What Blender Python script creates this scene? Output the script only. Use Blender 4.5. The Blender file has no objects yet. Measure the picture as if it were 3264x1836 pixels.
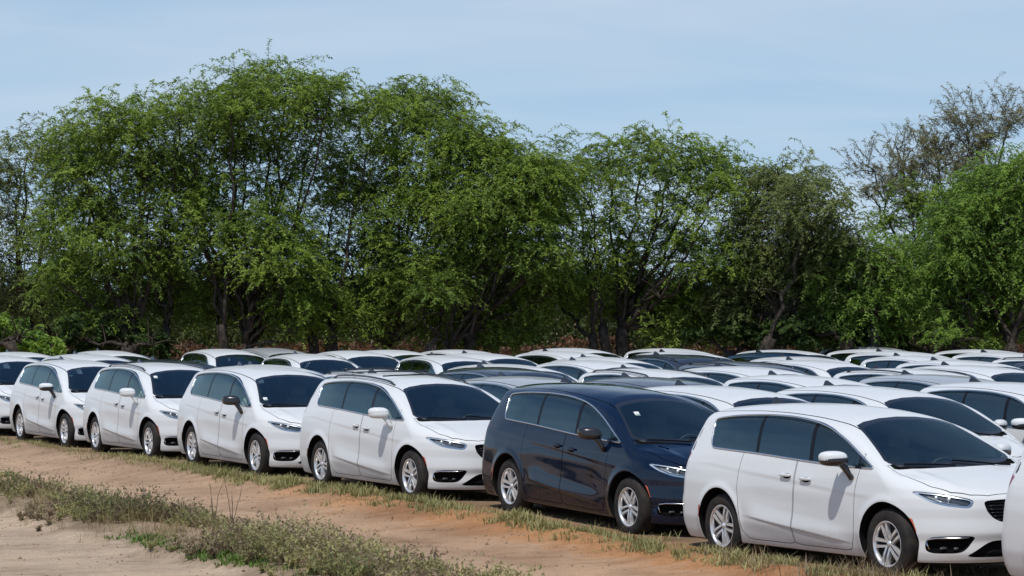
import bpy, math, random
import numpy as np
from mathutils import Matrix, Vector
R = math.radians
random.seed(7); rng = np.random.default_rng(11)
scene = bpy.context.scene
col = scene.collection

# ------------------------------------------------------------------ camera
F_PX, HORIZON, CAM_H = 8350.0, 982.0, 2.78          # focal length and horizon row in the photograph's pixels
cam_d = bpy.data.cameras.new('camera'); cam = bpy.data.objects.new('camera', cam_d); col.objects.link(cam)
cam_d.sensor_width = 36.0; cam_d.lens = 36.0 * F_PX / 3264.0
cam_d.clip_start = 0.5; cam_d.clip_end = 6000.0
cam.location = (0, 0, CAM_H)
cam.rotation_euler = (R(90) + math.atan((HORIZON - 918.0) / F_PX), 0, 0)
scene.camera = cam

# ------------------------------------------------------------------ sky and sun
SUN_EL = 62.0
SUN_AZ = (-0.42, -0.91)                              # horizontal direction towards the sun
_az = math.atan2(SUN_AZ[0], SUN_AZ[1])
world = bpy.data.worlds.new('World'); scene.world = world; world.use_nodes = True
wn = world.node_tree; wn.nodes.clear()
def wnode(t, **k):
    n = wn.nodes.new(t)
    for a, v in k.items(): setattr(n, a, v)
    return n
sky = wnode('ShaderNodeTexSky', sky_type='NISHITA')
sky.sun_disc = False; sky.sun_elevation = R(SUN_EL); sky.sun_rotation = _az
sky.altitude = 0; sky.air_density = 1.0; sky.dust_density = 0.25; sky.ozone_density = 3.0
tc = wnode('ShaderNodeTexCoord')
mp = wnode('ShaderNodeMapping'); mp.inputs['Scale'].default_value = (0.42, 0.62, 1.0); mp.inputs['Location'].default_value = (3.1, 1.4, 0.3)
n1 = wnode('ShaderNodeTexNoise'); n1.inputs['Scale'].default_value = 1.7; n1.inputs['Detail'].default_value = 4.5; n1.inputs['Roughness'].default_value = 0.5
n1.inputs['Distortion'].default_value = 0.5
cr = wnode('ShaderNodeValToRGB'); cr.color_ramp.elements[0].position = 0.33; cr.color_ramp.elements[1].position = 0.70
cr.color_ramp.elements[0].color = (0, 0, 0, 1); cr.color_ramp.elements[1].color = (1, 1, 1, 1)
mul = wnode('ShaderNodeMath', operation='MULTIPLY'); mul.inputs[1].default_value = 0.52
mixc = wnode('ShaderNodeMixRGB'); mixc.inputs[2].default_value = (6.2, 6.95, 7.9, 1)   # thin cloud, lit by the sun
hs = wnode('ShaderNodeMixRGB', blend_type='MULTIPLY'); hs.inputs[0].default_value = 1.0; hs.inputs[2].default_value = (0.86, 0.98, 1.10, 1)
# pale sea haze low in the sky, thinning upwards
sepz = wnode('ShaderNodeSeparateXYZ'); hz = wnode('ShaderNodeMapRange'); hz.interpolation_type = 'SMOOTHSTEP'
hz.inputs['From Min'].default_value = -0.05; hz.inputs['From Max'].default_value = 0.5; hz.inputs['To Min'].default_value = 0.80; hz.inputs['To Max'].default_value = 0.0
veil = wnode('ShaderNodeMixRGB'); veil.inputs[2].default_value = (4.2, 5.95, 7.6, 1)
bg = wnode('ShaderNodeBackground'); bg.inputs[1].default_value = 0.115
out = wnode('ShaderNodeOutputWorld')
L = wn.links.new
vadd = wnode('ShaderNodeVectorMath', operation='ADD'); vadd.inputs[1].default_value = (0, 0, 0.08)   # clear sea air: the pale band hugs the horizon
vnor = wnode('ShaderNodeVectorMath', operation='NORMALIZE')
L(tc.outputs['Generated'], vadd.inputs[0]); L(vadd.outputs[0], vnor.inputs[0]); L(vnor.outputs[0], sky.inputs['Vector'])
# clouds on a flat layer overhead: streaks near the horizon, broad patches above
cz = wnode('ShaderNodeSeparateXYZ'); L(tc.outputs['Generated'], cz.inputs[0])
ca = wnode('ShaderNodeMath', operation='MAXIMUM'); ca.inputs[1].default_value = 0.0; L(cz.outputs[2], ca.inputs[0])
cb = wnode('ShaderNodeMath', operation='ADD'); cb.inputs[1].default_value = 0.10; L(ca.outputs[0], cb.inputs[0])
cx = wnode('ShaderNodeMath', operation='DIVIDE'); L(cz.outputs[0], cx.inputs[0]); L(cb.outputs[0], cx.inputs[1])
cy = wnode('ShaderNodeMath', operation='DIVIDE'); L(cz.outputs[1], cy.inputs[0]); L(cb.outputs[0], cy.inputs[1])
cc = wnode('ShaderNodeCombineXYZ'); L(cx.outputs[0], cc.inputs[0]); L(cy.outputs[0], cc.inputs[1])
L(cc.outputs[0], mp.inputs[0]); L(mp.outputs[0], n1.inputs['Vector']); L(n1.outputs['Fac'], cr.inputs[0])
L(cr.outputs[0], mul.inputs[0]); L(mul.outputs[0], mixc.inputs[0]); L(sky.outputs[0], hs.inputs[1]); L(hs.outputs[0], veil.inputs[1]); L(veil.outputs[0], mixc.inputs[1])
L(tc.outputs['Generated'], sepz.inputs[0]); L(sepz.outputs[2], hz.inputs['Value']); L(hz.outputs[0], veil.inputs[0])
L(mixc.outputs[0], bg.inputs[0]); L(bg.outputs[0], out.inputs[0])
sd = bpy.data.lights.new('sun', 'SUN'); sd.energy = 3.6; sd.angle = R(0.53); sd.color = (1.0, 0.955, 0.89)
sun = bpy.data.objects.new('sun', sd); col.objects.link(sun)
_h = math.hypot(*SUN_AZ); _c = math.cos(R(SUN_EL))
to_sun = Vector((SUN_AZ[0] / _h * _c, SUN_AZ[1] / _h * _c, math.sin(R(SUN_EL))))
sun.rotation_euler = to_sun.to_track_quat('Z', 'Y').to_euler(); sun.location = (-20, -20, 60)
vs = scene.view_settings
vs.view_transform = 'Standard'; vs.look = 'None'; vs.gamma = 1.0; vs.exposure = -0.12
try: scene.view_settings.use_curve_mapping = False
except Exception: pass
scene.cycles.max_bounces = 8; scene.cycles.transparent_max_bounces = 16
scene.cycles.diffuse_bounces = 3; scene.cycles.glossy_bounces = 3; scene.cycles.transmission_bounces = 4
scene.cycles.caustics_reflective = False; scene.cycles.caustics_refractive = False

# ------------------------------------------------------------------ helpers: objects and materials
def tag(o, label=None, category=None, group=None, kind=None):
    if label: o['label'] = label
    if category: o['category'] = category
    if group: o['group'] = group
    if kind: o['kind'] = kind
    return o
def obj(name, me, parent=None):
    o = bpy.data.objects.new(name, me); col.objects.link(o)
    if parent is not None: o.parent = parent
    return o
def empty(name, loc):
    o = bpy.data.objects.new(name, None); col.objects.link(o); o.location = loc; o.empty_display_size = 0.3
    return o
def fast_mesh(name, verts, faces, mats=(), smooth=True, normals=None, mat_idx=None):
    """verts (N,3); faces (M,3) or (M,4) integer array"""
    verts = np.asarray(verts, np.float32); faces = np.asarray(faces, np.int32)
    me = bpy.data.meshes.new(name)
    k = faces.shape[1]
    me.vertices.add(len(verts)); me.vertices.foreach_set('co', verts.ravel())
    me.loops.add(faces.size); me.loops.foreach_set('vertex_index', faces.ravel())
    me.polygons.add(len(faces)); me.polygons.foreach_set('loop_start', np.arange(0, faces.size, k, dtype=np.int32))
    me.polygons.foreach_set('loop_total', np.full(len(faces), k, np.int32))
    for m in mats: me.materials.append(m)
    me.polygons.foreach_set('use_smooth', np.full(len(faces), bool(smooth)))
    if mat_idx is not None: me.polygons.foreach_set('material_index', np.asarray(mat_idx, np.int32))
    me.update(calc_edges=True)
    if normals is not None:
        me.normals_split_custom_set_from_vertices([tuple(n) for n in np.asarray(normals, float)])
    return me
def join(parts):
    """list of (verts, faces) with the same face size -> one"""
    V, Fc, o = [], [], 0
    for v, f in parts:
        v = np.asarray(v, float); f = np.asarray(f, int)
        V.append(v); Fc.append(f + o); o += len(v)
    return np.concatenate(V), np.concatenate(Fc)

def mat(name, color=(0.5, 0.5, 0.5), rough=0.5, metal=0.0, coat=0.0, spec=0.5, emit=None):
    m = bpy.data.materials.new(name); m.use_nodes = True
    b = m.node_tree.nodes['Principled BSDF']
    b.inputs['Base Color'].default_value = (*color, 1); b.inputs['Roughness'].default_value = rough
    b.inputs['Metallic'].default_value = metal; b.inputs['Coat Weight'].default_value = coat
    b.inputs['Coat Roughness'].default_value = 0.03; b.inputs['Specular IOR Level'].default_value = spec
    return m
def N(m, t, **k):
    n = m.node_tree.nodes.new(t)
    for a, v in k.items():
        if a.startswith('i_'): n.inputs[a[2:].replace('_', ' ')].default_value = v
        else: setattr(n, a, v)
    return n
def LK(m, a, b): m.node_tree.links.new(a, b)
def bsdf(m): return m.node_tree.nodes['Principled BSDF']
def ramp(m, stops):
    n = N(m, 'ShaderNodeValToRGB'); e = n.color_ramp.elements
    while len(e) < len(stops): e.new(0.5)
    for i, (p, c) in enumerate(stops):
        e[i].position = p; e[i].color = (*c, 1) if len(c) == 3 else c
    return n

# ------------------------------------------------------------------ lot coordinates
TH = R(27.0)                                         # the vans' heading off the camera axis
D2 = np.array([math.sin(TH), -math.cos(TH)])         # forward
L2 = np.array([math.cos(TH), math.sin(TH)])          # to the vans' left, away from the camera
def uv2xy(u, v): return u * D2[0] + v * L2[0], u * D2[1] + v * L2[1]
def xy2uv(x, y): return x * D2[0] + y * D2[1], x * L2[0] + y * L2[1]

def smooth_interp(xs, ys, sigma):
    lo, hi, st = xs[0] - 4 * sigma, xs[-1] + 4 * sigma, sigma / 6.0
    g = np.arange(lo, hi + st, st); y = np.interp(g, xs, ys)
    # linear extension outside the range so that the ends are not flattened
    s0 = (ys[1] - ys[0]) / (xs[1] - xs[0]); s1 = (ys[-1] - ys[-2]) / (xs[-1] - xs[-2])
    y = np.where(g < xs[0], ys[0] + s0 * (g - xs[0]), y); y = np.where(g > xs[-1], ys[-1] + s1 * (g - xs[-1]), y)
    k = np.arange(-18, 19) * st; w = np.exp(-0.5 * (k / sigma) ** 2); w /= w.sum()
    yp = np.convolve(np.pad(y, 18, mode='edge'), w, 'valid')
    return lambda q: np.interp(q, g, yp)

def value_noise(x, y, scale, seed):
    """smooth 2-D value noise in -1..1"""
    r = np.random.default_rng(seed); T = r.uniform(-1, 1, (64, 64))
    x = np.asarray(x) / scale; y = np.asarray(y) / scale
    xi = np.floor(x).astype(int); yi = np.floor(y).astype(int); fx = x - xi; fy = y - yi
    fx = fx * fx * (3 - 2 * fx); fy = fy * fy * (3 - 2 * fy)
    a = T[xi % 64, yi % 64]; b = T[(xi + 1) % 64, yi % 64]; c = T[xi % 64, (yi + 1) % 64]; d = T[(xi + 1) % 64, (yi + 1) % 64]
    return (a * (1 - fx) + b * fx) * (1 - fy) + (c * (1 - fx) + d * fx) * fy
# ------------------------------------------------------------------ ground
# lane profile (across the lot, v) and the height of the ground at the near wheels of the first lane (along it, u)
_wu = np.array([-63., -57.5, -53.7, -50.6, -48.1, -45.0, -42.4, -39.4, -36.7, -33.7, -31.0, -27.9, -25.4, -22.5, -18.])
_wz = np.array([-.05, -.05, -.043, -.04, 0.0, .02, .052, .05, .05, .046, .05, -.018, -.045, -.01, .0])
_lane_z = smooth_interp(_wu, _wz, 0.9)
_prof = smooth_interp(np.array([-200., 6.0, 8.0, 10.0, 10.4, 10.9, 11.4, 11.9, 12.6, 13.6, 14.4, 14.75, 15.05, 15.4, 16.0, 17.0, 18.2, 19.5, 60.0]),
                      np.array([-.12, -.12, -.10, -.07, .0, .05, .03, -.06, -.10, -.11, -.08, -.02, .025, .0, -.01, -.02, -.05, -.07, -.07]), 0.14)
def ground_z(x, y, detail=True):
    u, v = xy2uv(x, y)
    lane = _lane_z(np.clip(u, -63, -18)) * np.exp(-((v - 16.0) / 1.5) ** 2)
    z = _prof(np.clip(v, -200, 60)) + lane
    near = (y < 75) * 1.0
    if detail:
        z = z + near * (0.035 * value_noise(x, y, 3.1, 1) + 0.014 * value_noise(x, y, 0.9, 2) + 0.006 * value_noise(x * .8 + y * .6, y * .8 - x * .6, 0.4, 3)) * np.where(v < 15.3, 1.0, 0.35)
        # ragged lip of the berm beside the first lane, and clods on it
        e = np.exp(-((v - 15.0 - 0.14 * value_noise(u, v, 1.3, 5)) / 0.17) ** 2)
        z = z + near * e * (0.035 + 0.035 * value_noise(u, v, 0.5, 6))
        # ruts along the tracks
        z = z - near * 0.03 * np.exp(-((v - 13.55 - 0.15 * value_noise(u, v, 6, 8)) / 0.22) ** 2)
        # broken crust at the edge of the pale track
        edge = 10.05 + 0.35 * value_noise(u, v * 0, 2.3, 9) + 0.18 * value_noise(u, v * 0, 0.8, 10)
        z = z + near * 0.05 * (1 / (1 + np.exp(-(v - edge) / 0.02)))
    return z

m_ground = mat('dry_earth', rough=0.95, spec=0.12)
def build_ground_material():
    m = m_ground; b = bsdf(m)
    g = N(m, 'ShaderNodeNewGeometry')
    dot = N(m, 'ShaderNodeVectorMath', operation='DOT_PRODUCT'); dot.inputs[1].default_value = (L2[0], L2[1], 0)
    LK(m, g.outputs['Position'], dot.inputs[0])
    def noise(scale, detail=5, rough=0.55):
        n = N(m, 'ShaderNodeTexNoise'); n.inputs['Scale'].default_value = scale; n.inputs['Detail'].default_value = detail; n.inputs['Roughness'].default_value = rough
        LK(m, g.outputs['Position'], n.inputs['Vector']); return n
    nb = noise(0.55, 4); ns = noise(2.6, 6); nf = noise(9, 8, 0.72); nx = noise(48, 4, 0.7)
    # v wobbled by noise
    w = N(m, 'ShaderNodeMath', operation='MULTIPLY_ADD'); w.inputs[1].default_value = 1.5; LK(m, ns.outputs['Fac'], w.inputs[0]); LK(m, dot.outputs['Value'], w.inputs[2])
    mr = N(m, 'ShaderNodeMapRange'); mr.inputs['From Min'].default_value = 8.0; mr.inputs['From Max'].default_value = 24.0; LK(m, w.outputs[0], mr.inputs['Value'])
    def p(v): return (v + 0.75 - 8.0) / 16.0
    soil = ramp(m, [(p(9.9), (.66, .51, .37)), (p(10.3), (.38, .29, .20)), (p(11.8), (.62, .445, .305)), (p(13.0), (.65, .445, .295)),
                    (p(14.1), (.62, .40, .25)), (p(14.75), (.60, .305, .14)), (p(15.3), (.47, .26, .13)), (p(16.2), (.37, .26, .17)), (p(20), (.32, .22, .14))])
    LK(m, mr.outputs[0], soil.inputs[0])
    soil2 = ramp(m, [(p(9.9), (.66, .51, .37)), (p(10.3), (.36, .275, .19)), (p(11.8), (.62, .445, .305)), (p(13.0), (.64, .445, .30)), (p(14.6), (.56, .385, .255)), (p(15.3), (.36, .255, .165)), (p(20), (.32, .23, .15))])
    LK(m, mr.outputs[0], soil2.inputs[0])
    du = N(m, 'ShaderNodeVectorMath', operation='DOT_PRODUCT'); du.inputs[1].default_value = (D2[0], D2[1], 0); LK(m, g.outputs['Position'], du.inputs[0])
    wu = N(m, 'ShaderNodeMath', operation='MULTIPLY_ADD'); wu.inputs[1].default_value = 8.0; LK(m, nb.outputs['Fac'], wu.inputs[0]); LK(m, du.outputs['Value'], wu.inputs[2])
    mu = N(m, 'ShaderNodeMapRange'); mu.interpolation_type = 'SMOOTHSTEP'; mu.inputs['From Min'].default_value = -37.0; mu.inputs['From Max'].default_value = -26.0; LK(m, wu.outputs[0], mu.inputs['Value'])
    sx = N(m, 'ShaderNodeMixRGB'); LK(m, mu.outputs[0], sx.inputs[0]); LK(m, soil2.outputs[0], sx.inputs[1]); LK(m, soil.outputs[0], sx.inputs[2]); soil = sx
    # patches of paler crust and darker damp soil, then fine speckle
    pr = ramp(m, [(0.30, (.74, .70, .67)), (0.50, (1, 1, 1)), (0.70, (1.16, 1.14, 1.10))]); LK(m, nb.outputs['Fac'], pr.inputs[0])
    m1 = N(m, 'ShaderNodeMixRGB', blend_type='MULTIPLY'); m1.inputs[0].default_value = 1; LK(m, soil.outputs[0], m1.inputs[1]); LK(m, pr.outputs[0], m1.inputs[2])
    pr2 = ramp(m, [(0.28, (.52, .47, .43)), (0.43, (.93, .92, .90)), (0.60, (1.02, 1.02, 1.02)), (0.75, (1.22, 1.2, 1.16))]); LK(m, nf.outputs['Fac'], pr2.inputs[0])
    m2 = N(m, 'ShaderNodeMixRGB', blend_type='MULTIPLY'); m2.inputs[0].default_value = 0.8; LK(m, m1.outputs[0], m2.inputs[1]); LK(m, pr2.outputs[0], m2.inputs[2])
    pr3 = ramp(m, [(0.33, (.62, .58, .54)), (0.45, (1, 1, 1)), (0.7, (1.1, 1.1, 1.1))]); LK(m, nx.outputs['Fac'], pr3.inputs[0])
    m3 = N(m, 'ShaderNodeMixRGB', blend_type='MULTIPLY'); m3.inputs[0].default_value = 0.85; LK(m, m2.outputs[0], m3.inputs[1]); LK(m, pr3.outputs[0], m3.inputs[2])
    # wheel-scuffed streaks along the track (noise stretched along the lanes)
    mp = N(m, 'ShaderNodeMapping'); mp.inputs['Rotation'].default_value = (0, 0, math.atan2(-D2[1], D2[0])); mp.inputs['Scale'].default_value = (0.7, 2.0, 1)
    LK(m, g.outputs['Position'], mp.inputs[0])
    nst = N(m, 'ShaderNodeTexNoise'); nst.inputs['Scale'].default_value = 1.3; nst.inputs['Detail'].default_value = 5; LK(m, mp.outputs[0], nst.inputs['Vector'])
    pr4 = ramp(m, [(0.36, (.66, .60, .55)), (0.47, (1, 1, 1)), (0.62, (1.04, 1.03, 1.02))]); LK(m, nst.outputs['Fac'], pr4.inputs[0])
    m4 = N(m, 'ShaderNodeMixRGB', blend_type='MULTIPLY'); m4.inputs[0].default_value = 0.4; LK(m, m3.outputs[0], m4.inputs[1]); LK(m, pr4.outputs[0], m4.inputs[2])
    LK(m, m4.outputs[0], b.inputs['Base Color'])
    ad = N(m, 'ShaderNodeMath', operation='ADD'); LK(m, nf.outputs['Fac'], ad.inputs[0]); LK(m, nx.outputs['Fac'], ad.inputs[1])
    bp = N(m, 'ShaderNodeBump'); bp.inputs['Strength'].default_value = 0.9; bp.inputs['Distance'].default_value = 0.05
    LK(m, ad.outputs[0], bp.inputs['Height']); LK(m, bp.outputs[0], b.inputs['Normal'])
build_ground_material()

def build_ground():
    def axis(lo, hi, st, far):
        mid = np.arange(lo, hi + st, st); a = [lo]; b = [mid[-1]]; d = st
        while a[-1] > -far: d *= 1.35; a.append(a[-1] - d)
        d = st
        while b[-1] < far: d *= 1.35; b.append(b[-1] + d)
        return np.concatenate([np.array(a[1:])[::-1], mid, np.array(b[1:])])
    xs = axis(-11.5, 9.0, 0.09, 2500.0); ys = axis(25.0, 58.0, 0.13, 3500.0)
    X, Y = np.meshgrid(xs, ys, indexing='ij')
    Z = ground_z(X, Y)
    nx, ny = X.shape
    idx = np.arange(nx * ny).reshape(nx, ny)
    f = np.stack([idx[:-1, :-1], idx[1:, :-1], idx[1:, 1:], idx[:-1, 1:]], -1).reshape(-1, 4)
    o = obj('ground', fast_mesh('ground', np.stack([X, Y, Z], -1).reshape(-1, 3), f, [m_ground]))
    tag(o, 'tan and orange dry earth of the lot with a dirt track along the vans', kind='structure')
    return o
build_ground()
# ------------------------------------------------------------------ small shape helpers (quads)
def superell(c, r, e=2.6, nu=20, nv=12):
    a = np.linspace(0, 2 * np.pi, nu, endpoint=False); b = np.linspace(-np.pi / 2, np.pi / 2, nv)
    A, B = np.meshgrid(a, b, indexing='ij'); p = 2.0 / e
    pw = lambda q: np.sign(q) * np.abs(q) ** p
    P = np.stack([r[0] * pw(np.cos(A)) * pw(np.cos(B)), r[1] * pw(np.sin(A)) * pw(np.cos(B)), r[2] * pw(np.sin(B))], -1) + np.array(c)
    i = np.arange(nu * nv).reshape(nu, nv); j = np.roll(i, -1, 0)
    f = np.stack([i[:, :-1], j[:, :-1], j[:, 1:], i[:, 1:]], -1).reshape(-1, 4)
    return P.reshape(-1, 3), f
def tube(pts, rad, n=6, cap=True):
    pts = np.asarray(pts, float); k = len(pts); rad = np.broadcast_to(np.asarray(rad, float), (k,))
    t = np.gradient(pts, axis=0); t /= np.linalg.norm(t, axis=1)[:, None] + 1e-9
    ref = np.where(np.abs(t[:, 2:3]) > 0.9, np.array([[1., 0, 0]]), np.array([[0, 0, 1.]]))
    a = np.cross(t, ref); a /= np.linalg.norm(a, axis=1)[:, None] + 1e-9; b = np.cross(t, a)
    ang = np.linspace(0, 2 * np.pi, n, endpoint=False)
    V = (pts[:, None] + rad[:, None, None] * (np.cos(ang)[None, :, None] * a[:, None] + np.sin(ang)[None, :, None] * b[:, None])).reshape(-1, 3)
    i = np.arange(k * n).reshape(k, n); j = np.roll(i, -1, 1)
    f = np.stack([i[:-1], j[:-1], j[1:], i[1:]], -1).reshape(-1, 4)
    if cap:
        V = np.concatenate([V, pts[:1], pts[-1:]]); c0, c1 = k * n, k * n + 1
        q = np.arange(0, n, 2)
        e0 = np.stack([np.full(len(q), c0), (q + 2) % n, (q + 1) % n, q], -1); o = (k - 1) * n
        e1 = np.stack([np.full(len(q), c1), o + q, o + (q + 1) % n, o + (q + 2) % n], -1)
        f = np.concatenate([f, e0, e1])
    return V, f
def lathe(prof, n=40):
    """profile [(radius, y)] turned about the y axis"""
    pr = np.asarray(prof, float); a = np.linspace(0, 2 * np.pi, n, endpoint=False)
    V = np.stack([pr[None, :, 0] * np.cos(a)[:, None], np.broadcast_to(pr[None, :, 1], (n, len(pr))), pr[None, :, 0] * np.sin(a)[:, None]], -1).reshape(-1, 3)
    i = np.arange(n * len(pr)).reshape(n, len(pr)); j = np.roll(i, -1, 0)
    return V, np.stack([i[:, :-1], i[:, 1:], j[:, 1:], j[:, :-1]], -1).reshape(-1, 4)
def hexa(b, t):
    """box from four bottom and four top corners"""
    V = np.array(list(b) + list(t), float)
    return V, np.array([[3, 2, 1, 0], [4, 5, 6, 7], [0, 1, 5, 4], [1, 2, 6, 5], [2, 3, 7, 6], [3, 0, 4, 7]])
def mirror_y(part):
    v, f = part; v = np.array(v, float); v[:, 1] *= -1
    return v, np.asarray(f)[:, ::-1]

# ------------------------------------------------------------------ the minivan's skin: an implicit solid, sampled by rays from a spine
XW, ZW, RW = 1.5445, 0.385, 0.425                   # axles (+-x), arch centre height, arch radius
_W = smooth_interp([-2.75, -2.4, -2.0, -1.5, 0, 1.2, 1.6, 2.0, 2.3, 2.6], [.90, .955, .992, 1.006, 1.006, 1.0, .99, .955, .90, .83], 0.10)
_OFF = smooth_interp([.05, .1, .2, .3, .45, .65, .85, 1.0, 1.16, 1.3, 1.45, 1.6, 1.8], [-.16, -.13, -.075, -.038, -.006, 0, -.004, -.022, -.062, -.112, -.175, -.255, -.40], 0.022)
_ROOF = smooth_interp([-2.9, -2.5, -2.2, -1.8, -1.2, -.6, 0, .42, .9], [1.58, 1.665, 1.695, 1.722, 1.742, 1.738, 1.706, 1.660, 1.585], 0.12)
_HOOD = smooth_interp([.6, 1.2, 1.45, 1.7, 2.0, 2.3, 2.5, 2.7], [1.28, 1.175, 1.14, 1.10, 1.035, .94, .855, .74], 0.06)
_FRONT = smooth_interp([.05, .15, .22, .30, .42, .50, .56, .65, .75, .85, .95, 1.15], [2.36, 2.43, 2.485, 2.515, 2.50, 2.525, 2.515, 2.495, 2.49, 2.46, 2.38, 2.05], 0.015)
_REAR = smooth_interp([.05, .2, .35, .62, .70, .9, 1.12, 1.3, 1.62, 1.85], [-2.45, -2.56, -2.64, -2.655, -2.625, -2.60, -2.54, -2.475, -2.36, -2.27], 0.03)
def smax(a, b, k):
    h = np.maximum(k - np.abs(a - b), 0) / k
    return np.maximum(a, b) + h * h * k * 0.25
def smin(a, b, k): return -smax(-a, -b, k)
def sstep(x, a, b):
    t = np.clip((x - a) / (b - a), 0, 1); return t * t * (3 - 2 * t)
def side_y(x, z):
    s = _W(x) + _OFF(z)
    zs = np.interp(x, [-2.6, -1.66, 1.0, 2.4], [1.10, 1.065, .865, .80])
    ws = sstep(x, -2.15, -1.7) * (1 - sstep(x, .95, 1.5))
    d = zs - z
    s = s - ws * 0.0065 * sstep(d, -.015, 0.045) * np.exp(-np.maximum(d, 0) / 0.15)
    zl = np.interp(x, [-1.0, .95], [.53, .35]); wl = sstep(x, -1.14, -.70) * (1 - sstep(x, .62, 1.06))
    e = z - zl
    s = s + wl * np.where(e > 0, 0.022 * (1 - sstep(e, -.06, .17)) / (1 - sstep(np.zeros(1), -.06, .17)), 0.022 - .012 * sstep(-e, -.004, .035) - .010 * sstep(-e, .03, .2)) - wl * 0.008 * np.exp(-((e - .24) / .13) ** 2)
    for xw in (XW, -XW):
        r = np.hypot(x - xw, z - ZW)
        s = s + 0.016 * np.exp(-((r - 0.435) / 0.05) ** 2) * (z > .2)
    g = np.clip((z - 1.08) / 0.4, 0, 1)
    s = s - g * (0.07 * np.clip((-x - 1.0) / 1.4, 0, 1) ** 2 + 0.05 * np.clip((x - .3) / 1.0, 0, 1.3) ** 1.5)
    return s
def ws_x(y, z): return 0.42 + (1.655 - z) / 0.455 + 0.045 * np.sin(np.clip((z - 1.05) / .6, 0, 1) * np.pi) - 0.17 * y * y
def body_f(P, inset=0.0):
    x, y, z = P[..., 0], np.abs(P[..., 1]), P[..., 2]
    side = y - side_y(x, z)
    roof = z - (_ROOF(x) - 0.085 * (y / .64) ** 2.6)
    ws = (x - ws_x(y, z)) * 0.43
    hood = z - (_HOOD(x) - 0.035 * (y / .8) ** 2 + 0.012 * np.exp(-((y - .62 + .10 * (x - 1.5)) / .07) ** 2))
    green = smax(roof, ws, 0.05)
    top = smin(hood, green, 0.03)
    f = smax(side, top, 0.07)
    f = smax(f, (x - (_FRONT(z) - 0.55 * y * y - 0.25 * y ** 6)) * 0.9, 0.07)
    f = smax(f, ((_REAR(z) + 0.20 * y ** 2.6 + .08 * y ** 8) - x) * 0.95, 0.10)
    f = smax(f, (0.185 - z), 0.05)
    return f + inset
def sample_body(nmid, nf, nr, nt, inset=0.0):
    z0, xf, xr = 0.85, 1.75, -1.95
    rows = []
    if nt > 100:      # finer rows where the creases of the flanks run
        wgt = lambda a: 1.0 + 2.6 * (sstep(a, R(-38), R(-30)) - sstep(a, R(16), R(24))) + 0.5 * (sstep(a, R(30), R(40)) - sstep(a, R(60), R(70)))
        aa = np.linspace(-np.pi / 2, np.pi / 2, 2000); cw = np.concatenate([[0], np.cumsum(wgt(aa)[:-1])]); t = np.interp(np.linspace(0, cw[-1], nt), cw, aa)
    else: t = np.linspace(-np.pi / 2, np.pi / 2, nt)
    ct, st = np.cos(t), np.sin(t)
    O, Dr = [], []
    for ph in np.linspace(-np.pi / 2, 0, nr, endpoint=False):
        O.append(np.tile([xr, 0, z0], (nt, 1))); Dr.append(np.stack([np.full(nt, math.sin(ph)), math.cos(ph) * ct, math.cos(ph) * st], -1))
    for x in np.linspace(xr, xf, nmid):
        O.append(np.tile([x, 0, z0], (nt, 1))); Dr.append(np.stack([np.zeros(nt), ct, st], -1))
    for ph in np.linspace(0, np.pi / 2, nf + 1)[1:]:
        O.append(np.tile([xf, 0, z0], (nt, 1))); Dr.append(np.stack([np.full(nt, math.sin(ph)), math.cos(ph) * ct, math.cos(ph) * st], -1))
    O = np.array(O); Dr = np.array(Dr); ns = len(O)
    lo = np.full(O.shape[:2], 0.05); hi = np.full(O.shape[:2], 2.2)
    for _ in range(34):
        mid = 0.5 * (lo + hi); inside = body_f(O + Dr * mid[..., None], inset) < 0
        lo = np.where(inside, mid, lo); hi = np.where(inside, hi, mid)
    P = O + Dr * hi[..., None]
    h = 2e-3; G = np.stack([body_f(P + h * e, inset) - body_f(P - h * e, inset) for e in np.eye(3)], -1)
    P[:, 0, 1] = 0; P[:, -1, 1] = 0
    G[np.abs(P[..., 1]) < 1e-6, 1] = 0
    G /= np.linalg.norm(G, axis=-1)[..., None] + 1e-12
    i = np.arange(ns * nt).reshape(ns, nt)
    q = np.stack([i[:-1, :-1], i[1:, :-1], i[1:, 1:], i[:-1, 1:]], -1).reshape(-1, 4)
    T = np.concatenate([q[:, [0, 1, 2]], q[:, [0, 2, 3]]])
    V = P.reshape(-1, 3); Nn = G.reshape(-1, 3)
    fn = np.cross(V[T[:, 1]] - V[T[:, 0]], V[T[:, 2]] - V[T[:, 0]]); ar = np.linalg.norm(fn, axis=1)
    T = T[ar > 1e-9]; fn = fn[ar > 1e-9]
    flip = (fn * Nn[T].sum(1)).sum(1) < 0
    T[flip] = T[flip][:, ::-1]
    return V, Nn, T
def compact(V, Nn, T):
    u, inv = np.unique(T.ravel(), return_inverse=True)
    return V[u], Nn[u], inv.reshape(-1, 3)
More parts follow.
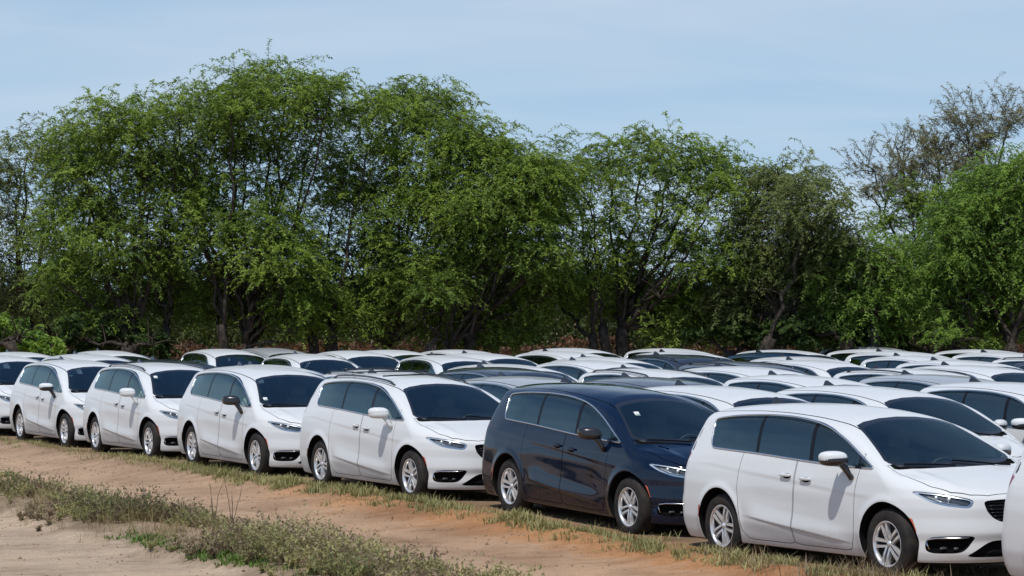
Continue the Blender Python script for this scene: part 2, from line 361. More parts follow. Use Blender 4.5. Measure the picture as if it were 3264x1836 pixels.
def cut(S, f):
    """split a surface (V, N, T) along f = 0 -> inside (f < 0), outside, the cut's segments"""
    V, Nn, T = S
    f = np.where(np.abs(f) < 1e-7, 1e-7, f)
    neg = f < 0; c = neg[T].sum(1)
    ins = [T[c == 3]]; outs = [T[c == 0]]; nV = [V]; nN = [Nn]; base = len(V); segs = []
    for lone_neg in (True, False):
        tt = T[c == (1 if lone_neg else 2)]
        if len(tt) == 0: continue
        l = (neg[tt] if lone_neg else ~neg[tt]).argmax(1); r = np.arange(len(tt))
        a, b, d = tt[r, l], tt[r, (l + 1) % 3], tt[r, (l + 2) % 3]
        def cross(p, q):
            k = (f[p] / (f[p] - f[q]))[:, None]
            n = Nn[p] * (1 - k) + Nn[q] * k
            return V[p] * (1 - k) + V[q] * k, n / (np.linalg.norm(n, axis=1)[:, None] + 1e-12)
        pv, pn = cross(a, b); qv, qn = cross(a, d); k = len(tt)
        pi = base + np.arange(k); qi = pi + k; base += 2 * k
        nV += [pv, qv]; nN += [pn, qn]
        one = [np.stack([a, pi, qi], -1)]; two = [np.stack([pi, b, d], -1), np.stack([pi, d, qi], -1)]
        if lone_neg: ins += one; outs += two; segs.append(np.stack([pv, qv], 1))
        else: outs += one; ins += two; segs.append(np.stack([qv, pv], 1))
    VV, NN = np.concatenate(nV), np.concatenate(nN)
    sg = np.concatenate(segs) if segs else np.zeros((0, 2, 3))
    return compact(VV, NN, np.concatenate(ins)), compact(VV, NN, np.concatenate(outs)), sg
def cut_band(S, fun, w):
    """take the strip |fun| < w out of a surface -> strip, rest"""
    I, O, _ = cut(S, fun(S) - w)
    J, K, _ = cut(I, fun(I) + w)
    return K, mergeS(O, J)
def sdf_poly(P, poly):
    poly = np.asarray(poly, float); d = np.full(len(P), 1e9); s = np.ones(len(P))
    for i in range(len(poly)):
        a, b = poly[i], poly[i - 1]; e = b - a; w = P - a
        t = np.clip((w @ e) / (e @ e + 1e-12), 0, 1); d = np.minimum(d, ((w - t[:, None] * e) ** 2).sum(1))
        c1 = P[:, 1] >= a[1]; c2 = P[:, 1] < b[1]; c3 = e[0] * w[:, 1] > e[1] * w[:, 0]
        s = np.where((c1 & c2 & c3) | (~c1 & ~c2 & ~c3), -s, s)
    return s * np.sqrt(d)
def chaikin(poly, n=3, k=0.25):
    p = np.asarray(poly, float)
    for _ in range(n):
        q = np.roll(p, -1, 0); p = np.stack([p * (1 - k) + q * k, p * k + q * (1 - k)], 1).reshape(-1, 2)
    return p
def masked(f, m): return np.where(m, f, 1.0)
def wall(segs, off):
    """strip from a cut's edge into the recess"""
    if len(segs) == 0: return np.zeros((0, 3)), np.zeros((0, 4), int)
    off = np.asarray(off, float); k = len(segs)
    V = np.concatenate([segs[:, 0], segs[:, 1], segs[:, 1] + off, segs[:, 0] + off]); i = np.arange(k)
    return V, np.stack([i, i + k, i + 2 * k, i + 3 * k], -1)
def both(S):
    V, Nn, T = S; V2 = V * [1, -1, 1]; N2 = Nn * [1, -1, 1]
    return np.concatenate([V, V2]), np.concatenate([Nn, N2]), np.concatenate([T, T[:, ::-1] + len(V)])
def flipS(S): return S[0] * [1, -1, 1], S[1] * [1, -1, 1], S[2][:, ::-1]
def push(S, off): return S[0] + off, S[1], S[2]
def mergeS(*a):
    V, Nn, T, o = [], [], [], 0
    for s in a: V.append(s[0]); Nn.append(s[1]); T.append(s[2] + o); o += len(s[0])
    return np.concatenate(V), np.concatenate(Nn), np.concatenate(T)

DLO = chaikin([(1.30, 1.135), (.80, 1.146), (.20, 1.166), (-.9, 1.222), (-1.62, 1.245), (-1.79, 1.25), (-1.86, 1.31), (-1.97, 1.53), (-1.93, 1.575), (-1.5, 1.618), (-.9, 1.640), (-.35, 1.63), (.10, 1.585), (.40, 1.52), (.70, 1.415), (1.0, 1.28), (1.27, 1.155)], 2, 0.2)
WSP = [(0, 1.128), (.40, 1.135), (.68, 1.158), (.80, 1.188), (.805, 1.215), (.635, 1.515), (.60, 1.555), (.48, 1.588), (.25, 1.618), (0, 1.628)]
WSP = np.array(WSP + [(-a, b) for a, b in WSP[::-1]][1:-1])
HLP = chaikin([(.895, .935), (.70, .905), (.455, .845), (.49, .775), (.53, .757), (.72, .785), (.83, .845)], 2, 0.2)
GRP = np.array([(0, .845), (.33, .835), (.375, .815), (.36, .73), (.30, .655), (.22, .612), (0, .60)]); GRP = chaikin(np.concatenate([GRP, (GRP * [-1, 1])[::-1][1:-1]]), 2, 0.2)
ITP = np.array([(0, .435), (.30, .43), (.37, .405), (.50, .315), (.56, .275), (.50, .262), (0, .262)]); ITP = chaikin(np.concatenate([ITP, (ITP * [-1, 1])[::-1][1:-1]]), 2, 0.2)
FGP = chaikin([(.80, .475), (.52, .482), (.475, .462), (.55, .35), (.61, .305), (.80, .30), (.845, .33), (.84, .43)], 2, 0.2)
FD = chaikin([(1.10, 1.30), (1.075, 1.08), (1.03, .85), (1.02, .60), (1.0, .42), (.93, .275), (.85, .262), (-.085, .262), (-.10, .40), (-.055, 1.0), (-.04, 1.4), (.3, 1.45)], 1, 0.12)
SDR = chaikin([(-.055, 1.4), (-.07, 1.0), (-.115, .40), (-.10, .262), (-1.0, .262), (-1.09, .36), (-1.12, .55), (-1.17, .80), (-1.16, 1.0), (-1.08, 1.4)], 1, 0.12)

def build_skin():
    base = sample_body(150, 70, 40, 210)
    out = {}
    def take(S, f): return cut(S, f)
    S = base
    for xw in (XW, -XW):
        V = S[0]; _, S, sg = take(S, masked(np.hypot(V[:, 0] - xw, V[:, 2] - ZW) - RW, V[:, 1] > .55)); out['arch_%d' % (xw > 0)] = sg
    # side windows
    V = S[0]; G, S, sg = take(S, masked(sdf_poly(V[:, [0, 2]], DLO), V[:, 1] > .5)); out['dlo_seg'] = sg
    def band(S, x0, z0, x1, z1, hw):
        V = S[0]; xl = x0 + (x1 - x0) * (V[:, 2] - z0) / (z1 - z0)
        I, O, _ = cut(S, np.abs(V[:, 0] - xl) - hw); return I, O
    pil = []
    p, G = band(G, .19, 1.165, .07, 1.585, .036); pil.append(p)
    p, G = band(G, -.86, 1.22, -.955, 1.60, .030); pil.append(p)
    p, G = band(G, 1.06, 1.12, 1.02, 1.3, .014); pil.append(p)
    V = G[0]; xl = .19 - .286 * (V[:, 2] - 1.165)
    gf, gr, _ = cut(G, xl - V[:, 0])
    V = gr[0]; gs, gq, _ = cut(gr, (-.86 - .25 * (V[:, 2] - 1.22)) - V[:, 0])
    V = gf[0]; gt, gf, _ = cut(gf, 1.04 - V[:, 0])
    out['pillar'] = pil; out['win_front'] = push(gf, 0); out['win_slide'] = gs; out['win_quarter'] = gq; out['win_tri'] = gt
    # windscreen with its black border
    V, Nn = S[0], S[1]; mk = (V[:, 0] > .3) & (V[:, 0] < 2.0) & (V[:, 2] > 1.05) & (Nn[:, 0] > .12)
    Wd, S, sg = take(S, masked(sdf_poly(V[:, [1, 2]], WSP), mk)); out['ws_seg'] = sg
    V = Wd[0]; gl, fr, _ = cut(Wd, np.maximum(sdf_poly(V[:, [1, 2]], WSP) + .03, 1.178 - V[:, 2] + .02 * V[:, 1] ** 2))
    out['windshield'] = gl; out['frit'] = fr
    # cowl and bonnet
    V, Nn = S[0], S[1]; hood = [(1.0, -1), (1.40, -.83), (1.40, .83), (1.75, .80), (2.0, .735), (2.18, .62), (2.30, .47), (2.375, .30), (2.40, 0), (2.40, -1)]
    xb = 1.60 - .17 * V[:, 1] ** 2
    mk = (Nn[:, 2] > .45) & (V[:, 0] > 1.25)
    fh = sdf_poly(V[:, [0, 1]], hood)
    cw, S, _ = take(S, masked(np.maximum(np.maximum(fh, V[:, 0] - xb), V[:, 1] - .80), mk)); out['cowl'] = push(cw, [0, 0, -.012])
    V, Nn = S[0], S[1]; mk = (Nn[:, 2] > .45) & (V[:, 0] > 1.25); fh = masked(sdf_poly(V[:, [0, 1]], hood), mk)
    hf = lambda Q: masked(sdf_poly(Q[0][:, [0, 1]], hood), (Q[1][:, 2] > .45) & (Q[0][:, 0] > 1.25))
    sm, S = cut_band(S, hf, .0038); seams = [push(sm, -.008 * sm[1])]
    V, Nn = S[0], S[1]; mk = (Nn[:, 2] > .45) & (V[:, 0] > 1.25)
    out['hood'], S, _ = take(S, masked(sdf_poly(V[:, [0, 1]], hood), mk))
    # roof ditch
    rf = lambda Q: masked(np.interp(Q[0][:, 0], [-2.35, -1.8, -.5, .3, .62], [.54, .575, .615, .632, .632]) - Q[0][:, 1], (Q[1][:, 2] > .3) & (Q[0][:, 2] > 1.45) & (Q[0][:, 0] < .72) & (Q[0][:, 0] > -2.3))
    sm, S = cut_band(S, rf, .008); seams.append(push(sm, -.012 * sm[1]))
    # doors
    for key, poly in (('front_door', FD), ('sliding_door', SDR)):
        df = lambda Q: masked(sdf_poly(Q[0][:, [0, 2]], poly), (Q[0][:, 1] > .55) & (Q[0][:, 2] < 1.3))
        sm, S = cut_band(S, df, .0036); seams.append(push(sm, -.008 * sm[1]))
        V = S[0]; mk = (V[:, 1] > .55) & (V[:, 2] < 1.3)
        out[key], S, _ = take(S, masked(sdf_poly(V[:, [0, 2]], poly), mk))
    out['seam'] = mergeS(*seams)
    # lamps and openings of the nose
    for key, poly in (('headlight', HLP), ('grille', GRP), ('intake', ITP), ('fog', FGP)):
        V, Nn = S[0], S[1]
        out[key], S, out[key + '_seg'] = take(S, masked(sdf_poly(V[:, [1, 2]], poly), (V[:, 0] > 1.75) & (Nn[:, 0] > .1)))
    # side markers
    for key, poly in (('marker_front', [(1.862, .665), (1.905, .645), (1.955, .52), (1.93, .505)]), ('marker_rear', [(-1.925, .60), (-1.965, .59), (-1.985, .46), (-1.955, .45)])):
        V = S[0]; out[key], S, _ = take(S, masked(sdf_poly(V[:, [0, 2]], poly), V[:, 1] > .6))
    # tail lamps and rear window
    V = S[0]; out['tail_lamp'], S, _ = take(S, masked(sdf_poly(V[:, [0, 2]], chaikin([(-2.235, 1.19), (-2.9, 1.20), (-2.9, 1.02), (-2.42, 1.0), (-2.36, 1.02)], 1, .15)), (V[:, 1] > .42) & (V[:, 0] < -2.1)))
    V = S[0]; out['tail_strip'], S, _ = take(S, masked(sdf_poly(V[:, [0, 2]], [(-2.235, 1.195), (-2.28, 1.195), (-2.21, 1.50), (-2.195, 1.50)]), (V[:, 1] > .5) & (V[:, 0] < -2.1)))
    V, Nn = S[0], S[1]; rw = chaikin([(-1, 1.235), (.66, 1.235), (.72, 1.26), (.60, 1.57), (.54, 1.60), (-1, 1.61)], 1, .1)
    out['rear_window'], S, _ = take(S, masked(sdf_poly(V[:, [1, 2]], rw), (V[:, 0] < -2.1) & (Nn[:, 0] < -.3)))
    # dark sill below the painted skin
    V = S[0]; out['underbody'], S, _ = take(S, V[:, 2] - .205)
    out['body'] = S
    return out
# ------------------------------------------------------------------ van materials
def paint(name, c, flake=0.0, rough=0.32, dust=1.0, coat=1.0, spec=.5):
    m = mat(name, c, rough=rough, metal=flake, coat=coat, spec=spec); b = bsdf(m)
    g = N(m, 'ShaderNodeTexCoord')
    # a film of road dust: stronger low on the body, patchy everywhere
    n = N(m, 'ShaderNodeTexNoise'); n.inputs['Scale'].default_value = 2.3; n.inputs['Detail'].default_value = 6; n.inputs['Roughness'].default_value = .65
    LK(m, g.outputs['Object'], n.inputs['Vector'])
    sp = N(m, 'ShaderNodeSeparateXYZ'); LK(m, g.outputs['Object'], sp.inputs[0])
    mr = N(m, 'ShaderNodeMapRange'); mr.inputs['From Min'].default_value = .62; mr.inputs['From Max'].default_value = .18; mr.inputs['To Min'].default_value = .012 * dust; mr.inputs['To Max'].default_value = .26 * dust
    LK(m, sp.outputs[2], mr.inputs['Value'])
    mm = N(m, 'ShaderNodeMath', operation='MULTIPLY'); LK(m, mr.outputs[0], mm.inputs[0])
    rr = ramp(m, [(.3, (.25, .25, .25)), (.7, (1, 1, 1))]); LK(m, n.outputs['Fac'], rr.inputs[0]); LK(m, rr.outputs[0], mm.inputs[1])
    mx = N(m, 'ShaderNodeMixRGB'); mx.inputs[1].default_value = (*c, 1); mx.inputs[2].default_value = (.42, .30, .21, 1)
    LK(m, mm.outputs[0], mx.inputs[0]); LK(m, mx.outputs[0], b.inputs['Base Color'])
    cw = N(m, 'ShaderNodeMath', operation='SUBTRACT', use_clamp=True); cw.inputs[0].default_value = coat; LK(m, mm.outputs[0], cw.inputs[1]); LK(m, cw.outputs[0], b.inputs['Coat Weight'])
    return m
PAINT = {
    'white': paint('white_paint', (.68, .70, .70), 0, .45, 1.4, .42, .2),
    'silver': paint('silver_paint', (.47, .49, .50), .2, .35, .8, .5, .3),
    'grey': paint('grey_paint', (.15, .16, .175), .3, .35, .5, .7, .3),
    'charcoal': paint('charcoal_paint', (.025, .03, .038), .2, .4, .3, .8, .2),
    'navy': paint('navy_paint', (.0012, .0078, .026), 0, .5, .05, 1.0, .0),
    'blue': paint('blue_paint', (.015, .07, .18), .4, .3, .3),
}
def glass(name, tint, refl=1.0, ior=2.35):
    m = bpy.data.materials.new(name); m.use_nodes = True; nt = m.node_tree; nt.nodes.clear()
    o = N(m, 'ShaderNodeOutputMaterial'); t = N(m, 'ShaderNodeBsdfTransparent'); t.inputs[0].default_value = (*tint, 1)
    g = N(m, 'ShaderNodeBsdfGlossy'); g.inputs['Roughness'].default_value = 0.0; g.inputs[0].default_value = (.74 * refl, .97 * refl, .97 * refl, 1)
    fr = N(m, 'ShaderNodeFresnel'); fr.inputs[0].default_value = ior
    mx = N(m, 'ShaderNodeMixShader'); LK(m, fr.outputs[0], mx.inputs[0]); LK(m, t.outputs[0], mx.inputs[1]); LK(m, g.outputs[0], mx.inputs[2]); LK(m, mx.outputs[0], o.inputs[0])
    return m
m_glass = glass('clear_glass', (.82, .96, .94), 1.0, 2.0); m_tint = glass('privacy_glass', (.13, .165, .21)); m_lens = glass('lamp_lens', (.95, .97, .97), .9, 1.35)
m_black = mat('black_trim', (.012, .012, .013), .28, coat=.6); m_pillar = mat('pillar_black', (.006, .006, .007), .35, spec=.2); m_rubber = mat('tyre_rubber', (.032, .030, .028), .8, spec=.25)
m_plastic = mat('black_plastic', (.006, .006, .006), .85, spec=.06); m_under = mat('underbody_black', (.010, .010, .010), .9, spec=.1)
m_chrome = mat('satin_chrome', (.72, .73, .74), .16, metal=1.0); m_alloy = mat('alloy_silver', (.74, .74, .75), .30, metal=.6, coat=.5)
m_brake_shade = mat('brake_shadow', (.06, .058, .055), .6, metal=.5)  # dark backing of the spokes: the shade inside the wheel as a colour
m_lamp = mat('lamp_bowl', (.10, .105, .115), .3, metal=.4); m_reflect = mat('lamp_reflector', (.80, .82, .84), .28, metal=.6)
m_red = mat('red_lens', (.30, .008, .012), .12, coat=1.0); m_amber = mat('amber_lens', (.62, .10, .015), .2, coat=1.0)
m_cabin = mat('cabin_trim', (.10, .10, .105), .85); m_head = mat('cabin_grey', (.55, .55, .53), .9); m_seat = mat('seat_cloth', (.36, .355, .34), .9)
m_paper = mat('white_paper', (.8, .8, .78), .8); m_dash = mat('dashboard_black', (.03, .03, .032), .6)
m_grille = mat('grille_mesh', (.006, .006, .007), .7, spec=.1)
def grille_bump():
    m = m_grille; b = bsdf(m); tcn = N(m, 'ShaderNodeTexCoord')
    v = N(m, 'ShaderNodeTexVoronoi'); v.inputs['Scale'].default_value = 34; LK(m, tcn.outputs['Object'], v.inputs['Vector'])
    bp = N(m, 'ShaderNodeBump'); bp.inputs['Strength'].default_value = 1; bp.inputs['Distance'].default_value = .01; LK(m, v.outputs['Distance'], bp.inputs['Height']); LK(m, bp.outputs[0], b.inputs['Normal'])
grille_bump()
def tyre_dust():
    m = m_rubber; b = bsdf(m); tcn = N(m, 'ShaderNodeTexCoord'); n = N(m, 'ShaderNodeTexNoise'); n.inputs['Scale'].default_value = 9; n.inputs['Detail'].default_value = 5
    LK(m, tcn.outputs['Object'], n.inputs['Vector']); r = ramp(m, [(.35, (.016, .016, .0155)), (.8, (.05, .040, .032))]); LK(m, n.outputs['Fac'], r.inputs[0]); LK(m, r.outputs[0], b.inputs['Base Color'])
tyre_dust()

# ------------------------------------------------------------------ van parts (meshes shared by every van)
SK = build_skin()
TEMPLATE = []          # (name, mesh, painted, index of parent part or None, tags)
def part(name, me, painted=False, parent=None, loc=None, rot=None, opt=None):
    TEMPLATE.append(dict(name=name, me=me, painted=painted, parent=parent, loc=loc, rot=rot, opt=opt)); return len(TEMPLATE) - 1
def skin(name, S, mats): return fast_mesh(name, S[0], S[2], mats, True, S[1])
def quads(name, parts_, mats, smooth=True):
    v, f = join(parts_); return fast_mesh(name, v, f, mats, smooth)
PW = PAINT['white']
# body: paint + dark door gaps in one skin
bd = both(SK['body']); sm = both(SK['seam'])
M = mergeS(bd, sm)
me = fast_mesh('body', M[0], M[2], [PW, m_plastic], True, M[1], np.r_[np.zeros(len(bd[2])), np.ones(len(sm[2]))])
p_body = part('body', me, True)
p_hood = part('hood', skin('hood', both(SK['hood']), [PW]), True)
for s in (1, -1): part('cowl', skin('cowl', SK['cowl'] if s > 0 else flipS(SK['cowl']), [m_plastic]))
def side(S, s): return S if s > 0 else flipS(S)
def sideq(q, s): return q if s > 0 else mirror_y(q)
def handle(x, z):
    y = float(side_y(np.array(x), np.array(z)))
    bar = superell((x, y + .020, z), (.105, .014, .017), 3.2, 16, 8); return bar
HANDLE_F = handle(.16, .982); HANDLE_S = handle(-.22, 1.006)
def recess_shadeq(x, z):  # black bump behind a handle, painting the shadow of its recess
    y = float(side_y(np.array(x), np.array(z))); return superell((x, y - .006, z - .004), (.088, .014, .034), 2.2, 16, 8)
for s in (1, -1):
    d = part('front_door', skin('front_door', side(SK['front_door'], s), [PW]), True)
    part('door_window', skin('door_window', side(mergeS(SK['win_front'], SK['win_tri']), s), [m_glass]), parent=d)
    part('door_handle', quads('door_handle', [sideq(HANDLE_F, s)], [PW]), True, d)
    part('handle_recess_shade', quads('handle_recess_shade', [sideq(recess_shadeq(.15, .972), s)], [m_plastic]), parent=d)
    d = part('sliding_door', skin('sliding_door', side(SK['sliding_door'], s), [PW]), True)
    part('door_window', skin('sliding_window', side(SK['win_slide'], s), [m_tint]), parent=d)
    part('door_handle', quads('sliding_handle', [sideq(HANDLE_S, s)], [PW]), True, d)
    part('handle_recess_shade', quads('sliding_recess_shade', [sideq(recess_shadeq(-.21, .996), s)], [m_plastic]), parent=d)
    part('quarter_window', skin('quarter_window', side(SK['win_quarter'], s), [m_tint]))
    for pl in SK['pillar']: part('window_pillar', skin('window_pillar', side(pl, s), [m_pillar]))
    # bright trim round the side glass
    ring = chaikin(DLO, 1, .2); keep = ring
    pts = np.array([(x, float(side_y(np.array(x), np.array(z))) + .002, z) for x, z in keep]); pts = np.concatenate([pts, pts[:2]])
    part('window_trim', quads('window_trim', [sideq(tube(pts, .0115, 6, False), s)], [m_chrome]))
    # mirror
    hs = superell((.865, 1.135, 1.245), (.095, .125, .068), 2.7, 24, 14); v = hs[0].copy()
    k = np.clip((v[:, 0] - .865) / .095, -1, 1); v[:, 2] -= .012 * (k > 0) * k; v[:, 0] += -.055 * (v[:, 1] - 1.135) / .125; hs = (v, hs[1])
    mi = part('mirror', quads('mirror', [sideq(hs, s)], [PW]), True, opt='mirror')
    lo = superell((.868, 1.13, 1.213), (.0965, .127, .062), 2.7, 20, 10); v = lo[0].copy(); v[:, 0] += -.055 * (v[:, 1] - 1.135) / .125; lo = (v, lo[1])
    st = tube([(.905, 1.075, 1.20), (.935, 1.035, 1.135), (.965, 1.005, 1.065), (.975, .975, 1.02)], [.044, .038, .030, .034], 8)
    part('mirror_stalk', quads('mirror_stalk', [sideq(lo, s), sideq(st, s)], [m_black]), parent=mi, opt='stalk')
    gl = superell((.775, 1.14, 1.235), (.008, .105, .055), 3.0, 16, 8); part('mirror_glass', quads('mirror_glass', [sideq(gl, s)], [m_chrome]), parent=mi)
    # head lamp: bowl, bright surround, projector lenses, clear cover
    H = SK['headlight']; fH = sdf_poly(H[0][:, [1, 2]], HLP); inn, rim, _ = cut(H, fH + .019)
    off = np.array([-.035, -.012, 0]); W1 = wall(SK['headlight_seg'], off * .6)
    h = part('headlight', skin('headlight', side(push(inn, off), s), [m_lamp]))
    part('lamp_surround', skin('lamp_surround', side(push(rim, off * .35), s), [m_reflect]), parent=h)
    def surf_x(y, z):
        i = np.argmin((H[0][:, 1] - y) ** 2 + (H[0][:, 2] - z) ** 2); return H[0][i]
    pr = []
    for (y, z, r_) in ((.745, .862, .026), (.655, .846, .026)):
        c = surf_x(y, z) + off * .8; pr.append(superell(c, (r_, r_, r_), 2.0, 14, 8))
    lb = [surf_x(y, z) + off * .5 for y, z in ((.80, .872), (.72, .815), (.62, .795), (.53, .785))]; pr.append(tube(lb, .011, 6))
    part('lamp_projector', quads('lamp_projector', [sideq(q, s) for q in pr], [m_reflect]), parent=h)
    part('lamp_bezel', quads('lamp_bezel', [sideq(W1, s)], [m_black], False), parent=h)
    part('lamp_cover', skin('lamp_cover', side(push(H, .001 * H[1]), s), [m_lens]), parent=h)
    # fog lamp pocket
    G = SK['fog']; off = np.array([-.055, -.01, 0])
    fp = part('fog_pocket', skin('fog_pocket', side(push(G, off), s), [m_plastic]))
    part('pocket_rim', quads('pocket_rim', [sideq(wall(SK['fog_seg'], off), s)], [m_black], False), parent=fp)
    def gx(y, z): i = np.argmin((G[0][:, 1] - y) ** 2 + (G[0][:, 2] - z) ** 2); return G[0][i]
    cs = [gx(y, z) + [.002, .002, 0] for y, z in ((.825, .345), (.832, .40), (.825, .44), (.78, .458), (.70, .462), (.60, .464), (.525, .466))]
    part('chrome_strip', quads('chrome_strip', [sideq(tube(cs, [.005, .008, .009, .009, .009, .008, .004], 8), s)], [m_chrome]), parent=fp)
    for yy, ww in ((.72, .05), (.63, .03)): part('fog_lamp', quads('fog_lamp', [sideq(superell(gx(yy, .345) + off * .7, (.02, ww, .016), 2.4, 14, 8), s)], [m_lamp]), parent=fp)
    part('side_marker', skin('side_marker_front', side(push(SK['marker_front'], .003 * SK['marker_front'][1]), s), [m_amber]))
    part('side_marker', skin('side_marker_rear', side(push(SK['marker_rear'], .003 * SK['marker_rear'][1]), s), [m_red]))
    tl = part('tail_lamp', skin('tail_lamp', side(SK['tail_lamp'], s), [m_red]))
    part('pillar_strip', skin('pillar_strip', side(SK['tail_strip'], s), [m_black]), parent=tl)
    # wheel arches: dark liners
    for xw, key in ((XW, 'arch_1'), (-XW, 'arch_0')):
        W_ = wall(SK[key], np.array([0, -.30, 0]))
        a = np.linspace(R(-25), R(205), 22); disc = np.array([(xw + RW * 1.0 * math.cos(t), .67, ZW + RW * math.sin(t)) for t in a])
        ctr = np.array([[xw, .67, ZW - .18]]); V = np.concatenate([disc, ctr]); n = len(disc)
        f = np.array([[n, i, i + 1, i + 1] for i in range(n - 1)])
        v, f = join([sideq(W_, s)]); lin = fast_mesh('wheel_arch', v, f, [m_under], False)
        part('wheel_arch', lin)
part('windshield', skin('windshield', both(SK['windshield']), [m_glass]))
wsi = len(TEMPLATE) - 1
part('windshield_border', skin('windshield_border', both(SK['frit']), [m_black]), parent=wsi)
wp = []
for (x0, y0, x1, y1) in ((1.615, .62, 1.50, -.06), (1.60, -.10, 1.46, -.66)):
    P = [(x, y, 0) for x, y in zip(np.linspace(x0, x1, 7), np.linspace(y0, y1, 7))]
    Q = []
    for x, y, _ in P:
        zz = np.linspace(1.0, 1.4, 161); pp = np.stack([np.full(161, x), np.full(161, y), zz], -1); Q.append((x, y, zz[np.argmax(body_f(pp) > 0)] + .018))
    wp.append(tube(Q, .009, 5))
part('window_sticker', quads('window_sticker', [hexa([(.012, -.035, -.022), (.012, .035, -.022), (-.046, .035, .022), (-.046, -.035, .022)], [(.016, -.035, -.020), (.016, .035, -.020), (-.042, .035, .024), (-.042, -.035, .024)])], [m_paper], False), parent=wsi, opt='sticker')
part('wiper', quads('wiper', wp, [m_plastic]), parent=wsi)
# grille, lower intake, emblem
G = both(SK['grille']); gr = part('grille', skin('grille', push(G, [-.035, 0, 0]), [m_grille]))
sg = SK['grille_seg']; W1 = wall(sg, np.array([-.035, 0, 0])); part('grille_edge', quads('grille_edge', [W1, mirror_y(W1)], [m_black], False), parent=gr)
bars = []
for z in np.linspace(.64, .81, 6):
    ys = np.linspace(-.30, .30, 13) * np.interp(z, [.6, .7, .85], [.65, 1.05, 1.1])
    bars.append(tube([(float(_FRONT(z)) - .55 * y * y - .026, y, z) for y in ys], .0045, 5))
part('grille_bar', quads('grille_bar', bars, [m_black]), parent=gr)
def fx(y, z): return float(_FRONT(np.array(z))) - .55 * y * y - .012
wing = [tube([(fx(s_ * y, .79), s_ * y, .79 + .006 * y / .12) for y in (.02, .05, .09, .125)], [.013, .011, .008, .003], 8) for s_ in (1, -1)]
part('emblem', quads('emblem', [superell((fx(0, .79) + .004, 0, .79), (.008, .03, .016), 2.2, 14, 8)] + wing, [m_chrome]), parent=gr)
G = both(SK['intake']); it = part('lower_intake', skin('lower_intake', push(G, [-.05, 0, 0]), [m_grille]))
W1 = wall(SK['intake_seg'], np.array([-.05, 0, 0])); part('intake_edge', quads('intake_edge', [W1, mirror_y(W1)], [m_black], False), parent=it)
part('rear_window', skin('rear_window', both(SK['rear_window']), [m_tint]))
part('underbody', skin('underbody', both(SK['underbody']), [m_under]))
# shark-fin aerial
fa = hexa([(-1.86, -.035, 1.722), (-1.62, -.022, 1.728), (-1.62, .022, 1.728), (-1.86, .035, 1.722)], [(-1.85, -.008, 1.795), (-1.80, -.006, 1.80), (-1.80, .006, 1.80), (-1.85, .008, 1.795)])
part('roof_antenna', quads('roof_antenna', [fa], [m_black], False))
# roof rails (only on some vans)
rr = []
for s in (1, -1):
    P = []
    for x in np.linspace(.30, -1.95, 16):
        y = s * np.interp(x, [-1.95, -.5, .3], [.555, .585, .60]); zr = float(_ROOF(np.array(x))) - .085 * (abs(y) / .64) ** 2.6
        e = min(1, (.30 - x) / .15, (x + 1.95) / .15); P.append((x, y, zr + .004 + .032 * max(e, 0)))
    rr.append(tube(P, .016, 6))
rails = part('roof_rail', quads('roof_rail', rr, [m_black]), opt='rail')
cb = []
for x in (-.15, -1.25):
    zr = float(_ROOF(np.array(x))) + .015; cb.append(tube([(x, y, zr + .012 * (1 - (y / .58) ** 2)) for y in np.linspace(-.58, .58, 9)], .012, 6))
part('cross_bar', quads('cross_bar', cb, [m_black]), parent=rails, opt='bar')
# cabin: inner lining, dash, wheel, seats
def build_lining():
    S = sample_body(70, 16, 14, 50, 0.035)
    V = S[0]; _, S, _ = cut(S, masked(sdf_poly(V[:, [0, 2]], DLO) + .0, V[:, 1] > .5))
    V, Nn = S[0], S[1]; _, S, _ = cut(S, masked(sdf_poly(V[:, [1, 2]], WSP), (V[:, 0] > .2) & (V[:, 2] > 1.02) & (Nn[:, 0] > .1)))
    V, Nn = S[0], S[1]; _, S, _ = cut(S, masked(sdf_poly(V[:, [1, 2]], [(-1, 1.23), (.70, 1.23), (.58, 1.60), (-1, 1.60)]), (V[:, 0] < -2.0) & (Nn[:, 0] < -.2)))
    for xw in (XW, -XW):
        V = S[0]; _, S, _ = cut(S, masked(np.hypot(V[:, 0] - xw, V[:, 2] - ZW) - RW - .01, V[:, 1] > .55))
    V = S[0]; _, S, _ = cut(S, 1.62 - V[:, 0])
    return both(S)
LI = build_lining(); zc = LI[0][LI[2]][:, :, 2].mean(1)
cab = part('cabin_lining', fast_mesh('cabin_lining', LI[0], LI[2], [m_cabin, m_head], True, LI[1], (zc > 1.05) * 1))
def seat(x, y, w):
    b = superell((x - .14, y, .92), (.085, w, .34), 4, 16, 10); v = b[0].copy(); v[:, 0] -= (v[:, 2] - .62) * .28; b = (v, b[1])
    hr = superell((x - .315, y, 1.325), (.055, .14, .095), 3, 14, 8); cu = superell((x + .12, y, .58), (.29, w, .10), 4, 16, 8); return [b, hr, cu]
ST = [quads('seat', seat(0, 0, .25), [m_seat]), quads('rear_seat', seat(0, 0, .23), [m_seat])]
for x, ys, k in ((.28, (.40, -.40), 0), (-.62, (.42, -.42), 0), (-1.50, (.40, -.02, -.42), 1)):
    for y in ys: part('seat', ST[k], parent=cab, loc=(x, y, 0))
dsh = superell((1.23, 0, .88), (.42, .84, .17), 4, 24, 12); part('dashboard', quads('dashboard', [dsh, superell((.80, .40, 1.0), (.12, .20, .07), 3, 16, 8)], [m_dash]), parent=cab)
part('dash_paper', quads('dash_paper', [hexa([(1.16, -.62, 1.046), (1.38, -.58, 1.046), (1.36, -.20, 1.046), (1.14, -.24, 1.046)], [(1.16, -.62, 1.052), (1.38, -.58, 1.052), (1.36, -.20, 1.052), (1.14, -.24, 1.052)]), ], [m_paper], False), parent=cab, opt='paper')
